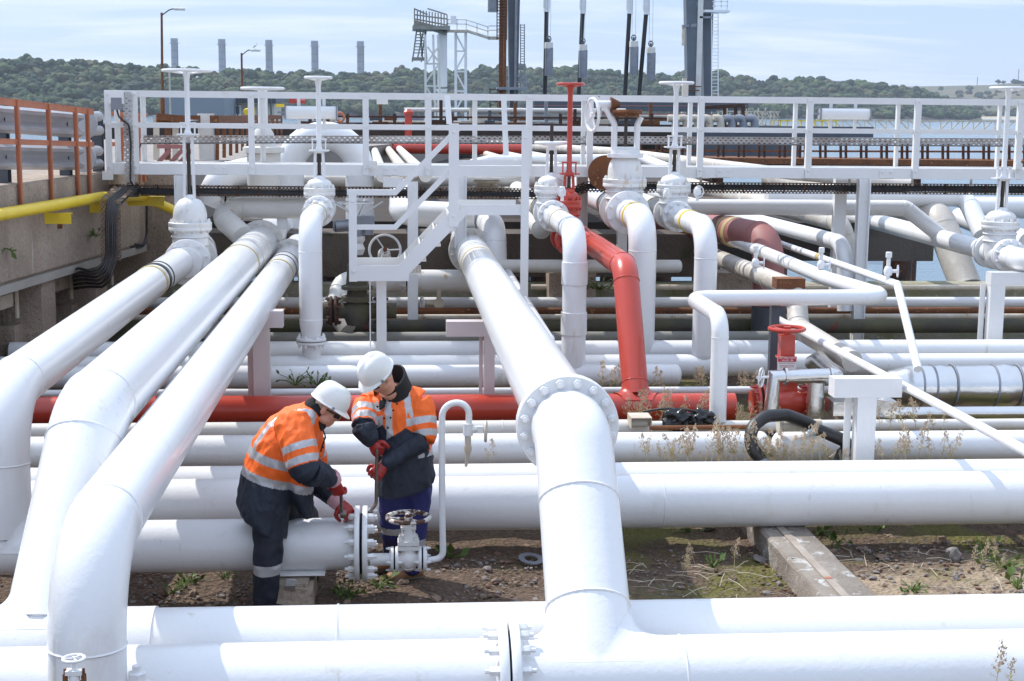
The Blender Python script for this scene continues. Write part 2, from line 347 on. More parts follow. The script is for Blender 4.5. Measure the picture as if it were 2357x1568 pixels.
# torso bands follow the back: measured in photo rows along the spine
def cls1(p,n):
    dN,tN=min(((lambda r:(r[0]/.115,r[1]+i))(seg(p,nearA[i],nearA[i+1])) for i in(0,1)));dF,tF=min(((lambda r:(r[0]/.105,r[1]+i))(seg(p,farA[i],farA[i+1])) for i in(0,1)))
    h=(p-ax0).dot(axd)/axd.length_squared
    dT=seg(p,ax0,ax1)[0]/.215
    if dN<dT*.97 and p.y<10.12 and (tN>.22 or dN<dT*.75):
        if tN>1.0:return 1
        return 2 if .46<tN<.62 or .76<tN<.92 else (1 if tN>.95 else 0)
    if dF<dT*.9 and p.y>10.25:
        return 1 if tF>.8 else (2 if .45<tF<.6 else 0)
    # torso: bands tilt down towards the front
    fr=(p-ax0-axd*h).dot(V((axd.z,0,-axd.x)).normalized())
    hh=h-fr*.10
    if hh<.36:return 1
    if hh<.43:return 2
    if hh<.525:return 0
    if hh<.60:return 2
    if abs(abs(p.y-YW)-.115)<.026 and fr<.06:return 2
    return 0
J=skin('jacket',m,.0068,5,[M['hiviz'],M['navy'],M['reflect']],PR1,cls1,(.011,ridges(V((3,1,7)),(15,11,8))))
m=MB();limb(m,[(q(700,972),.10),(q(722,945),.088),(q(732,936),.080)]);limb(m,[(q(722,962),.085),(q(742,980),.05)])
skin('collar',m,.008,3,M['collar'],PR1)
m=MB();a=q(728,1000,10.08);m.tube([q(738,975,10.12),q(749,1005,10.06),q(738,1040,10.05)],.006,6);
for x,y in((741,990),(749,1008),(744,1030)):m.cyl(q(x,y,10.04),q(x,y,10.03),.007,n=8)
m.build('zip_edge',M['collar'],PR1)
# trousers
m=MB();limb(m,[(hipN+V((0,.10,.08)),.13),(hipN+V((0,.03,0)),.112),(kneeN,.098),(kneeN.lerp(ankN,.55),.088),(ankN+V((0,0,.03)),.084)]);limb(m,[(hipF,.13),(kneeF,.10),(kneeF.lerp(ankF,.5),.09),(ankF,.08)])
def cls_leg(zlo,zhi):
    return lambda p,n:1 if zlo<p.z<zhi else 0
z1,z0=q(612,1296,9.98).z,q(612,1318,9.98).z
skin('trousers',m,.009,4,[M['dnavy'],M['reflect']],PR1,lambda p,n:1 if (z0<p.z<z1 and p.y<10.2) else 0,(.012,ridges(V((8,2,1)),(8,8,7))))
for A in(ankN,ankF):
    m=MB();c=V((A.x,A.y,0));loft(m,[(c+V((-.06,0,.055)),V((0,.045,0)),V((0,0,.05))),(c+V((.03,0,.05)),V((0,.05,0)),V((0,0,.045))),(c+V((.17,0,.035)),V((0,.046,0)),V((0,0,.032)))]);limb(m,[(c+V((0,0,.05)),.055),(c+V((0,0,.16)),.06)]);skin('boot',m,.008,3,M['collar'],PR1)
H1=helmet(PR1,P1,R1);glasses(PR1,P1,R1,1)
m=MB();ball(m,P1(0,-.022,.018),(.078,.092,.078),R1);
hm=skin('hair',m,.006,1,M['hair2'],PR1)
m=MB()
for s in(-1,1):m.beam(P1(s*.084,-.01,.05),P1(s*.07,-.085,.02),.004,.018)
m.beam(P1(-.07,-.085,.02),P1(.07,-.085,.02),.018,.02);m.build('helmet_harness',M['cream'],H1)
def cuffs(parent,A,B,r):m=MB();d=(V(B)-V(A)).normalized();m.lathe(A,d,[(r*1.02,-.03),(r*1.12,0),(r*1.0,.03),(r*.92,.05)],20);m.build('glove_cuff',M['cuff'],parent)
wN=q(768,1106,10.05);gN=glove(PR1,wN,q(779,1136,10.08),(.3,.5,-.55),(.75,1.1),None,thumb_side=-1,size=1.12);cuffs(PR1,q(764,1100,10.04),wN,.056)
wF=q(777,1157,10.25);gF=glove(PR1,wF,q(800,1178,10.22),(.35,.35,-.8),(.6,.8),None,thumb_side=-1,size=1.12);cuffs(PR1,q(772,1152,10.26),wF,.054)
t=thing('ring_spanner','short steel ring spanner held upright by the crouching worker on the flange bolt','spanner',None,tuple(q(785,1180,10.14)))
o=t.location
m=MB();m.tube([q(785,1128,10.09)-o,q(785.5,1168,10.13)-o,q(787,1184,10.15)-o],.0115,10);m.build('handle',M['steel'],t)
MB().lathe(q(787,1184,10.15)-o,(1,.1,0),[(.026,-.012),(.03,0),(.026,.03)],14).build('ring_end',M['steel'],t)
# ---------------- standing worker ----------------
YV=10.62
q=lambda x,y,Y=YV:W(x,y,Y=Y)
ppm=1/mpp(q(930,1050))
m=MB();P2,R2=head(m,q(872,866,10.40),(-.64,-.32,-.70),(-.45,-.52,.72))
limb(m,[(P2(0,-.03,-.03),.06),(q(890,893,10.48),.066),(q(908,915,10.62),.09)])
side=V((.92,.36,0));front=V((-.36,.92,0))
T2=[((941,1124),.205,.155),((938,1085),.215,.165),((930,1040),.215,.168),((921,990),.225,.17),((914,945),.235,.165),((911,918),.19,.13),((905,900),.11,.10)]
loft(m,[(q(*c),side*a*.7,front*b*.7) for c,a,b in T2[2:]])
A2=[q(843,936,10.60),q(838,985,10.40),q(860,1022,10.40)];B2=[q(963,930,10.62),q(975,1010,10.50),q(880,1074,10.38)]
for A in(A2,B2):limb(m,[(A[0],.05),(A[1],.042),(A[2],.032)])
hL,kL,aL=q(910,1128,10.66),q(906,1208,10.72),q(912,1285,10.95);hR,kR,aR=q(957,1128,10.72),q(952,1212,10.70),q(948,1312,10.70)
limb(m,[(q(932,1060),.09),(q(933,1110),.09)]);limb(m,[(q(933,1100),.08),(hL,.07)]);limb(m,[(q(933,1100),.08),(hR,.07)])
for A in((hL,kL,aL),(hR,kR,aR)):limb(m,[(A[0],.07),(A[1],.052),(A[2],.042)])
PR2=skin('person',m,.0065,2,M['skin']);tag(PR2,'standing worker in blue trousers, head bowed, holding a long bar spanner','person','two pipe workers')
hem2=(q(990,1110)-q(876,1136))*.5;hem2=hem2*1.04+V((0,.08,0));m=MB();loft(m,[(q(934,1126),hem2,front*.17),(q(936,1095),side*.215,front*.172)]+[(q(*c),side*a,front*b) for c,a,b in T2[2:]],28,cap0=False)
limb(m,[(A2[0]+V((.08,.05,.03)),.08),(A2[0],.092),(A2[0].lerp(A2[1],.55),.097),(A2[1],.086),(A2[1].lerp(A2[2],.5),.070),(A2[1].lerp(A2[2],.85),.056)])
limb(m,[(B2[0]+V((-.10,0,.05)),.085),(B2[0],.108),(B2[0].lerp(B2[1],.5),.112),(B2[1],.084),(B2[1].lerp(B2[2],.4),.066),(B2[1].lerp(B2[2],.92),.050)])
zz=lambda y:q(930,y).z
zb=[zz(y) for y in(992,1008,1026,1043)]
def cls2(p,n):
    dA,tA=min(((lambda r:(r[0]/.105,r[1]+i))(seg(p,A2[i],A2[i+1])) for i in(0,1)));dB,tB=min(((lambda r:(r[0]/.115,r[1]+i))(seg(p,B2[i],B2[i+1])) for i in(0,1)))
    c=q(915,0+960);dT=((p-V((q(930,1000).x,YV,p.z))).length)/.22
    l=(p-q(920,960)).dot(side.normalized())
    if dA<1.25 and dA<dB and (l<-.15 or p.y<10.42) and tA>.12:
        return 1 if tA>.93 else (2 if .22<tA<.50 or .62<tA<.88 else 0)
    if dB<1.25 and (l>.13 or p.y<10.48) and tB>.15:
        return 1 if tB>1.0 else (2 if .46<tB<.66 or .82<tB<1.0 else 0)
    z=p.z-(p.x-q(930,1000).x)*(-.06)
    if z<zb[3]:return 1
    if z<zb[2]:return 2
    if zb[1]<z<zb[0]:return 2
    if abs(l-.015)<.028 or abs(l+.135)<.025:return 2
    return 0
skin('jacket',m,.0068,5,[M['hiviz'],M['navy'],M['reflect']],PR2,cls2,(.011,ridges(V((13,4,2)),(14,12,9))))
# collar: standing hood like collar open at the front
m=MB();n=28;vs=[];fs=[];cc=q(902,893,10.60);up=V((-.25,-.42,.9)).normalized();fd=V((-.62,-.7,-.15));fd=(fd-up*fd.dot(up)).normalized();sd=up.cross(fd)
for i in range(n+1):
    a=.55+ (2*pi-1.1)*i/n
    for k,(r,hh) in enumerate(((.135,-.06),(.125,.03),(.122,.11),(.108,.115),(.102,.03),(.09,-.06))):
        back=.55+.45*(1-cos(a))/2
        vs.append(cc+fd*cos(a)*r*1.15+sd*sin(a)*r+up*(hh*back))
for i in range(n):
    for k in range(6):fs.append((i*6+k,i*6+(k+1)%6,(i+1)*6+(k+1)%6,(i+1)*6+k))
m.add(vs,fs);m.build('collar',M['collar'],PR2,60)
m=MB();loft(m,[(q(878,925,10.44),V((.05,-.01,.02)),V((.01,.02,.04))),(q(878,955,10.40),V((.02,0,.01)),V((0,.015,.03)))],12);skin('collar_lining',m,.007,2,M['collar'],PR2)
m=MB()
for x,y in((899,962),(893,985),(914,930),(905,945),(884,963)):m.cyl(q(x,y,10.43),q(x,y,10.40),.008,n=8)
m.build('snap_buttons',M['collar'],PR2)
z1a,z0a=q(905,1212,10.7).z,q(905,1229,10.7).z;z1b,z0b=q(960,1238,10.7).z,q(960,1255,10.7).z
m=MB();limb(m,[(hL+V((.02,0,.08)),.13),(hL,.118),(kL,.096),(kL.lerp(aL,.55),.085),(aL,.08)]);limb(m,[(hR+V((-.02,0,.08)),.13),(hR,.120),(kR,.100),(kR.lerp(aR,.5),.088),(aR+V((0,0,.01)),.078)])
xm=q(928,1220).x
skin('trousers',m,.009,4,[M['blue'],M['reflect']],PR2,lambda p,n:1 if ((z0a<p.z<z1a and p.x<xm) or (z0b<p.z<z1b and p.x>xm)) else 0,(.013,ridges(V((5,9,1)),(8,8,6))))
for c,dx in((V((aR.x,aR.y,0)),V((-.93,-.35,0))),(V((aL.x,aL.y,0)),V((-.9,-.4,0)))):
    m=MB();s=V((-dx.y,dx.x,0));loft(m,[(c-dx*.07+V((0,0,.065)),s*.042,V((0,0,.045))),(c+dx*.03+V((0,0,.07)),s*.047,V((0,0,.055))),(c+dx*.12+V((0,0,.052)),s*.05,V((0,0,.036))),(c+dx*.185+V((0,0,.045)),s*.043,V((0,0,.028)))]);limb(m,[(c+V((0,0,.06)),.05),(c+V((0,0,.17)),.058)])
    b=skin('boot',m,.007,3,M['tan'],PR2)
    m=MB();loft(m,[(c-dx*.085+V((0,0,.018)),s*.044,V((0,0,.017))),(c+dx*.05+V((0,0,.018)),s*.047,V((0,0,.016))),(c+dx*.14+V((0,0,.018)),s*.054,V((0,0,.016))),(c+dx*.205+V((0,0,.02)),s*.044,V((0,0,.014)))]);m.build('sole',M['sole'],b)
helmet(PR2,P2,R2);glasses(PR2,P2,R2,1)
m=MB();ball(m,P2(0,-.022,.012),(.080,.094,.080),R2);skin('hair',m,.006,1,M['hair'],PR2)
wA=q(858,1020,10.40);glove(PR2,wA,q(866,1037,10.36),(.55,-.1,-.5),(.9,1.2),None,thumb_side=1,size=1.12)
wB=q(880,1075,10.38);glove(PR2,wB,q(866,1092,10.36),(-.45,.2,-.6),(.7,.9),None,thumb_side=-1,size=1.1)
t=thing('bar_spanner','long bent steel bar spanner held by the standing worker, its jaw on a flange bolt','spanner',None,tuple(q(866,1150,10.34)));o=t.location
MB().tube([q(868,1030,10.345)-o,q(866.5,1090,10.345)-o,q(866,1160,10.33)-o,q(853,1176,10.31)-o,q(853,1190,10.30)-o],[.012,.0125,.013,.013,.014],12,fil=[None,.05,.03]).build('bar',M['steel'],t)
MB().box(q(854,1184,10.30)-o,(.035,.04,.05)).build('jaw',M['steel'],t)
# ================= pipework =================
def flange(parent,c,ax,R,t,nb,rb,mt=None,bolts=True,gap=.012,pair=True,sep=False,name='flange',hb=.045,blind=False):
    """a pair of bolted flange discs round a pipe; sep=True makes every bolt a part of its own"""
    mt=mt or M['clean'];c=V(c);ax=V(ax).normalized();fl=None
    a=ax.orthogonal().normalized();b=ax.cross(a)
    for sg in ((-1,1) if pair else (1,)):
        m=MB();o=c+ax*sg*gap/2
        m.lathe(o,ax*sg,[(R*.985,0),(R,.006),(R,t-.006),(R*.985,t)]+([] if blind and sg>0 else [(R*.74,t),(R*.66,t+R*.1)]),40)
        if bolts and not sep:
            for k in range(nb):
                q=2*pi*(k+.5)/nb;m.hexbolt(o+(a*cos(q)+b*sin(q))*R*.865+ax*sg*t,ax*sg,rb,hb)
        f=m.build(name,mt,parent)
        fl=fl or f
        if bolts and sep:
            for k in range(nb):
                q=2*pi*(k+.5)/nb;MB().hexbolt(o+(a*cos(q)+b*sin(q))*R*.865+ax*sg*t,ax*sg,rb,hb).build('bolt',mt,f)
    if pair and bolts:
        m=MB()
        m.cyl(c-ax*gap*.55,c+ax*gap*.55,R*.80,n=32)
        m.build('gasket',M['dark'],fl)
    return fl
def band(parent,c,ax,r,w,mt,name='sealing_band'):
    ax=V(ax).normalized();c=V(c);return MB().lathe(c-ax*w/2,ax,[(r+.001,0),(r+.007,.004),(r+.007,w-.004),(r+.001,w)],32,caps=False).build(name,mt,parent)
def pipe(label,pts,r,mt='clean',fil=None,seam=.006,name='white_pipe',n=32,extra=None,cat='pipe',group=None):
    m=MB();m.tube(pts,r,n,fil,seam)
    if extra:extra(m)
    return m.build(name,M[mt] if isinstance(mt,str) else mt,None,35,label,cat,group)
def xp(label,xm,yt,yb,Y,x0,x1,mt='clean',seams=(),name='white_pipe',cap0=False,cap1=False,group=None):
    c=W(xm,(yt+yb)/2,Y=Y);r=(yb-yt)/2*mpp(c);m=MB()
    P=[(x0,Y,c.z),(x1,Y,c.z)]
    m.tube(P,r,32)
    for e,sg in((x0,-1),(x1,1)):
        if (sg<0 and cap0) or (sg>0 and cap1):m.lathe((e,Y,c.z),(sg,0,0),[(r*cos(t*pi/12),r*.55*sin(t*pi/12)) for t in range(7)],32)
    for x in seams:m.seamring(V((x,Y,c.z)),V((1,0,0)),r,.005)
    o=m.build(name,M[mt],None,35,label,'pipe',group);return o,c,r
def blend(m,c,a,rb,R,h,n=48,k=8):
    """smooth concave fillet where a branch (unit direction a, in the YZ plane) leaves a run along X through c"""
    c=V(c);a=V(a).normalized();X=V((1,0,0));t=X.cross(a);vs=[]
    for i in range(n):
        f=2*pi*i/n;co,si=cos(f),sin(f);e=h*max(.06,abs(co)**1.2);L=R*.9995
        y0=max(-L,min(L,rb*si));y2=max(-L,min(L,(rb+e)*si))
        p0=V((rb*co*1.002,rb*si*1.002,sqrt(R*R-y0*y0)+e));p1=V((rb*co,y0,sqrt(R*R-y0*y0)));p2=V(((rb+e)*co,y2,sqrt(R*R-y2*y2)))*1.001
        for j in range(k+1):
            u=j/k;q=p0*(1-u)**2+p1*2*u*(1-u)+p2*u*u;vs.append(c+X*q.x+t*q.y+a*q.z)
    K=k+1;return m.add(vs,[(i*K+j,((i+1)%n)*K+j,((i+1)%n)*K+j+1,i*K+j+1) for i in range(n) for j in range(k)])
def saddle(m,base_c,br,bx,axis,r,grow=1.25,h=.12,n=32):
    """swept tee collar where a branch (direction axis) leaves a run along X"""
    a=V(axis).normalized();m.lathe(V(base_c)+a*br*.55,a,[(r*1.32,0),(r*1.22,br*.33),(r*1.08,br*.55+h*.35),(r*1.005,br*.5+h)],n,caps=False)
# --- front header with the big riser
cA=W(1600,1475,Y=7.31);rA=.232;YA,zA=7.35,.525
xf=W(1168,1505,Y=YA).x;XC=1.024;zC=1.60
A1=pipe('foremost white cross pipe ending in a bolted flange, running to the left edge',[(-4.9,YA,zA),(xf-.01,YA,zA)],rA)
flange(A1,(xf,YA,zA),(-1,0,0),.33,.05,16,.026,pair=False,sep=True,hb=.05)
m=MB();kC=V((XC,8.42,zC))
m.tube([(XC,YA,zA),kC,(XC,8.72,zC)],rA*.985,36,.66,0)
d45=(kC-V((XC,YA,zA))).normalized()
for t in(.42,1.08):m.seamring(V((XC,YA,zA))+d45*t,d45,rA*.985,.008)
blend(m,(XC,YA,zA),d45,rA*.985,rA,.17)
m.tube([(xf+.01,YA,zA),(9.5,YA,zA)],rA,36)
for x in(XC-.47,XC+.46):m.seamring(V((x,YA,zA)),V((1,0,0)),rA,.006)
A2=m.build('white_pipe',M['clean'],None,35,'fat white pipe in front with the sloping riser that climbs to the large bolted flange','pipe')
flange(A2,(xf,YA,zA),(1,0,0),.33,.05,16,.026,pair=False,sep=True,hb=.05)
MB().cyl((xf-.008,YA,zA),(xf+.008,YA,zA),.27,n=36).build('gasket',M['dark'],A2)
flange(A2,(XC,8.745,zC),(0,-1,0),.312,.035,16,.028,pair=False,sep=True,hb=.032)
# --- long central pipe
def LP(X,z,Y0,Y1):return [(X,Y0,z),(X,Y1,z)]
CP=pipe('fat white central pipe running straight away from the large bolted flange under the stairs',[(XC,8.76,1.60),(XC,21.5,1.52),(XC,24,1.52)],.228)
flange(CP,(XC,8.76,zC),(0,1,0),.312,.035,16,.024,pair=False,hb=.03)
for yy,w_,k in((18.6,.09,'tape'),(19.05,.05,'dgalv'),(19.25,.04,'dgalv')):band(CP,(XC,yy,1.535),(0,1,0),.228,w_,M[k] if k=='tape' else M['worn'])
# --- second pipe row B
zB=.53;YB=7.94;rB=.222
X2=-1.9
b2=V((X2-.06,YB,zB));k2=V((X2,9.14,1.62))
m=MB();m.tube([(-4.9,YB,zB),(9.6,YB,zB)],rB,36);m.seamring(V((W(778,1450,Y=YB).x,YB,zB)),V((1,0,0)),rB,.008)
d2=(k2-b2).normalized();blend(m,b2,d2,.228,.232,.14);m.tube([b2-V((.62,0,0)),b2+V((.62,0,0))],.2315,36)
m.build('white_pipe',M['clean'],None,35,'second white cross pipe from the front, behind the sloping riser','pipe')
P2=pipe('fattest and middle one of the three long white pipes bending down at left',[b2+d2*.1,k2,(X2,18.2,1.62),(X2,24,1.62)],.232,fil=.6,seam=.007)
for yy in(17.9,):band(P2,(X2,yy,1.62),(0,1,0),.232,.07,M['tape'])
for yy in(18.5,18.8,19.1,19.5):band(P2,(X2,yy,1.62),(0,1,0),.232,.06,M['worn'])
# --- worker's 14 inch pipe with blind flange
Yw,zw,rw=10.3,.405,.186;xw=W(832,1250,Y=Yw).x
m=MB();m.tube([(-5.0,Yw,zw),(xw-.06,Yw,zw)],rw,36)
m.box((W(700,1300,Y=Yw-.1).x-.02,Yw-.05,zw-rw+.012),(.34,.24,.014))
X1=-2.765;b1=V((X1,Yw,zw));k1=V((-2.77,10.36,1.50));d1=(k1-b1).normalized()
blend(m,b1,d1,.187,rw+.003,.10)
PW=m.build('white_pipe',M['clean'],None,35,'white pipe end with the bolted blind flange the two workers lean over','pipe')
fw_=flange(PW,(xw,Yw,zw),(1,0,0),.272,.036,14,.024,gap=.02,sep=True,hb=.045,blind=True,name='blind_flange')
P1=pipe('leftmost of the three long white pipes, bending down at the left edge',[b1+d1*.1,k1,(-2.77,16.6,1.53),(-2.77,19.0,1.53)],.187,fil=.64,seam=.007)
band(P1,(-2.77,16.75,1.53),(0,1,0),.187,.10,M['tape'])
band(P1,(-2.77,17.0,1.53),(0,1,0),.187,.14,M['blk'],'rubber_sleeve');band(P1,(-2.77,17.25,1.53),(0,1,0),.187,.05,M['blk'],'rubber_sleeve')
P3=pipe('thinnest and nearest of the three long white pipes, dropping in front at bottom left',[(-1.515,6.93,-.3),(-1.5,6.98,1.40),(-1.5,18,1.42),(-1.5,24,1.42)],.186,fil=.5,seam=.007)
band(P3,(-1.5,18.6,1.42),(0,1,0),.186,.09,M['tape'])
for yy in(19.2,19.6):band(P3,(-1.5,yy,1.42),(0,1,0),.186,.05,M['dgalv'])
# --- cross pipes from front to back
xp('big white cross pipe right behind the workers',1700,1090,1213,11.4,-5.0,11,seams=(2.1,5.2))
xp('white cross pipe showing as a strip above the big one behind the workers',1700,1062,1150,12.05,-5.0,11)
xp('white cross pipe with dry weeds growing along its front',1700,993,1066,13.1,-5.1,W(1752,1020,Y=13.1).x,seams=(-1.1,.6),cap1=True)
xp('white cross pipe coming in from the right edge below the silver pipes',2200,991,1058,13.1,W(1782,1020,Y=13.1).x+.05,12,cap0=True)
xp('grey white cross pipe ending open below the red main',1100,968,1010,13.9,-5.2,W(1492,990,Y=13.9).x,'worn',seams=(-1.2,-2.3,1.0))
xp('thin grey white cross pipe that the bent riser drops onto',1700,968,994,13.95,W(1500,980,Y=13.95).x,12,'worn',seams=(4.6,))
RED,cF,rF=xp('red fire main lying across behind the workers',1600,905,968,14.9,-5.3,W(1690,935,Y=14.9).x,'red',seams=(-.3,2.95),name='red_pipe')
XR=2.465;kR=V((XR,15.86,1.81));dR=(kR-V((XR,14.9,.46))).normalized();jR=V((XR,14.9,.46))
m=MB();m.tube([jR+dR*.1,kR,(XR,19.0,1.81)],rF*.98,32,.36,.008);blend(m,jR,dR,rF*.98,rF,.10);m.seamring(jR+dR*.26,dR,rF*.98,.006)
RR=m.build('red_pipe',M['red'],None,35,'red riser pipe sloping up from the fire main to the red valve','pipe')
xp('thin white cross pipe directly behind the red main',1600,890,907,15.7,-5.5,13,seams=(1.4,3.9))
xp('white cross pipe with a rounded closed end behind the red riser',1500,838,888,16.7,-5.0,W(1555,862,Y=16.7).x,cap1=True)
xp('white cross pipe under the flanged downpipe, running on to the right edge',1700,815,866,17.3,-4.6,12.5,seams=(5.9,8.8))
xp('white cross pipe last of the white row at the foot of the stair post',1700,783,835,17.95,-4.65,12.8,seams=(-1.2,6.2))
xp('grey green cross pipe behind the white rows',1500,763,793,18.9,-1.9,4.9,'greygreen',name='old_pipe')
xp('dark mossy cross pipe speckled with paint drips',1500,735,768,19.9,-2.2,11,'moss',name='old_pipe')
xp('thin cream cross pipe over the mossy one',1500,723,736,20.6,-4.8,11.5,'cream',name='cream_pipe')
xp('rusty brown cross pipe speckled with white paint',1500,708,725,21.1,-4.8,11.5,'rust',name='rusty_pipe')
xp('white cross pipe in front of the mossy concrete kerb',1500,684,710,21.6,-4.6,12,seams=(1.2,6.5))
xp('thin cream pipe lying along the top of the mossy kerb',1700,655,668,22.05,2.0,12,'cream',name='cream_pipe')
xp('white cross pipe passing behind the red riser and white downpipes',1400,598,628,20.4,W(1150,612,Y=20.4).x,W(1562,612,Y=20.4).x,'worn',cap0=True,cap1=True)
# --- pipes with downpipes below the gate valves
def drop(label,X,zp,Yv,Yd,zd,r,fil,mt='clean',extra=None):
    return pipe(label,[(X,Yv,zp),(X,Yd,zp),(X,Yd,zd)],r,mt,fil,.005,extra=extra)
X_2,X_4,X_5,X_6=-1.02,2.02,3.0,3.66
def red2(m):
    z0=W(718,735,Y=17.3).z;m.lathe((X_2,17.3,z0),(0,0,-1),[(.136,0),(.136,.06),(.108,.2),(.105,.28)],32)
zf=W(718,785,Y=17.3).z
D2=drop('white downpipe with a flange low down, in front of the lower stairs',X_2,2.17,19.2,17.32,W(718,740,Y=17.3).z,.136,.34,extra=red2)
MB().cyl((X_2,17.32,zf+.01),(X_2,17.32,.35),.108,n=28).build('tail_piece',M['clean'],D2)
flange(D2,(X_2,17.32,zf),(0,0,1),.175,.028,8,.02,hb=.03)
band(D2,(X_2,18.55,2.17),(0,1,0),.136,.03,M['tape'])
D4=drop('white downpipe just left of the red riser, with a welded sleeve',X_4,2.12,19.2,16.75,.45,.139,.36)
for yy in(655,770):
    z=W(1318,yy,Y=16.75).z;MB().lathe((X_4,16.75,z),(0,0,1),[(.139,0),(.151,.004),(.151,.26),(.139,.264)],28,caps=False).build('sleeve',M['clean'],D4)
band(D4,(X_4,18.3,2.12),(0,1,0),.139,.03,M['tape'])
D5=drop('widest white downpipe, behind the red riser',X_5,2.17,19.3,17.95,.42,.173,.38,'clean');band(D5,(X_5,18.52,2.17),(0,1,0),.173,.09,M['yellow'])
D6=drop('white downpipe at right of the row with a round foot',X_6,2.12,19.3,17.32,.6,.138,.36,extra=lambda m:m.lathe((X_6,17.32,.6),(0,0,-1),[(.138*cos(t*pi/12),.138*sin(t*pi/12)) for t in range(7)],28));band(D6,(X_6,18.35,2.12),(0,1,0),.138,.09,M['yellow'])
for X,z,r,Y1,lb in((-2.77,1.53,.187,22,'left gate valve'),(X_4,2.12,.139,27,'low wheeled gate valve'),(X_5,2.17,.173,28,'largest gate valve'),(X_6,2.12,.138,30,'fourth gate valve of the row')):
    o=pipe('white pipe running back under the walkway behind the '+lb,[(X,19.9,z),(X,Y1,z+.03)] if Y1>23 else [(X,19.6,z),(X,21.4,z),(X,21.4,.2)],r,'worn' if r<.15 else 'clean',.3)
    band(o,(X,20.9,z+.004),(0,1,0),r,.05,M['tape'])
flange(P2,(X2,20.7,1.62),(0,1,0),.32,.035,16,.02,M['worn'],hb=.03)
flange(P3,(-1.5,20.6,1.42),(0,1,0),.27,.03,12,.02,M['worn'],hb=.03)
flange(CP,(XC,20.6,1.525),(0,1,0),.32,.035,16,.02,M['worn'],hb=.03)
# --- bent white line at right
Xz=3.11
pipe('white pipe zigzagging at right: down leg, level run, then away to the back',[(Xz,13.95,.5),(Xz,13.95,1.53),(Xz,15.35,1.53),(5.27,15.45,1.53),(5.05,17,1.55),(4.86,19.5,1.64),(4.4,26,1.8)],.084,fil=[.2,.22,.24,None,None],seam=.004)
BZ=pipe('thin white pipe sloping down at right in front of the water',[W(2113,850,Y=14.3),V((5.38,15.5,1.66)),V((5.4,24.7,1.64)),V((5.4,27,1.64))],.043,fil=.06,seam=.003)
band(BZ,(5.39,18.5,1.655),(0,1,0),.043,.16,M['tape'],'cloth_wrap')
Xr=4.5
pipe('thin white rail pipe slanting down to the right edge in the foreground',[(Xr,17.2,.45),(Xr,17.2,1.06),(Xr,10.0,1.10)],.039,fil=.05,seam=.004)
# --- lagged and silver pipes at right
LG=pipe('pale lagged pipe with peeling cladding dropping behind the red handwheel',[(4.67,27,1.30),(4.67,16.95,1.42),(4.62,16.6,1.02),W(1962,832,X=4.72)],[.12,.12,.12,.112],'clad',fil=[.25,.2],seam=.006,name='lagged_pipe')
for yy in(18.2,19.6,21,22.6):band(LG,(4.67,yy,1.40-(yy-17)*.012),(0,1,0),.12,.05,M['clad'],'cladding_band')
MB().box(W(1815,655,Y=16.95)+V((0,0,.02)),(.34,.22,.12)).build('saddle_bracket',M['rust'],LG)
YS=14.95
c0=W(1780,866,Y=14.3)
SV=pipe('silver clad pipe with two mitred legs beside the red fire valve',[(W(1781,950,Y=14.2).x,14.3,.45),W(1781,866,Y=14.3),W(1925,866,Y=14.3),W(1885,826,Y=15.2),W(1868,835,Y=16.3)],.082,'alu',fil=None,seam=0,name='silver_pipe',n=28)
xa=W(1881,900,Y=14.35).x;MB().cyl((xa,14.4,.30),(xa,14.4,.83),.083,n=28).build('leg',M['alu'],SV)
for x in(1808,1912):band(SV,W(x,866,Y=14.3),(1,0,0),.082,.03,M['alu'],'steel_strap')
m=MB();cs=W(2200,888,Y=14.9);x0=W(2040,890,Y=14.9).x;rs=47.5*mpp(cs)
prof=[(.10,-.35),(.10,-.05),(.16,.02),(rs*.97,.22),(rs,.24),(rs,.52),(rs*1.03,.54),(rs*1.03,.60),(rs*.99,.62),(rs,1.2),(rs*1.05,1.23),(rs*1.05,1.30),(rs*.99,1.33),(rs,2.2),(rs*1.03,2.22),(rs*.99,2.26),(rs,6)]
m.lathe((x0,14.9,cs.z),(1,0,0),prof,36)
SB=m.build('silver_pipe',M['alu'],None,30,'big silver clad pipe coming in from the right edge','pipe')
for x in(.34,.48,.70,1.14,1.4,1.62,2.6):band(SB,(x0+x,14.9,cs.z),(1,0,0),rs+.004,.022,M['galv'],'steel_strap')
xp('thin silver clad cross pipe under the big silver one',2200,936,966,14.35,W(2035,950,Y=14.35).x,12,'alu',name='silver_pipe')
m=MB();b=W(1960,935,Y=14.3);m.box(b+V((-.05,0,0)),(.36,.3,.14)).box(b+V((.27,.02,.0)),(.30,.34,.17),Matrix.Rotation(.12,3,'Y'))
m.build('cladding_box',M['alu'],None,30,'boxed silver cladding over the fittings behind the white tee support','cladding box')
# --- dull red elbow
PR=pipe('dull red lagged pipe bending down behind the right downpipe',[(3.9,27,1.72),(5.02,19.75,1.78),(5.03,19.6,.86)],.215,'red_dull',fil=.36,seam=.01,name='red_pipe')
MB().cyl((5.03,19.6,.88),(5.03,19.6,.3),.235,n=28).build('base_sleeve',M['dgalv'],PR)
for k,(yy,mt) in enumerate(((20.9,'tape'),(21.15,'moss'))):band(PR,V((5.02,19.75,1.78)).lerp(V((3.9,27,1.72)),(yy-19.75)/7.25),(-.15,1,0),.215,.12,M[mt])
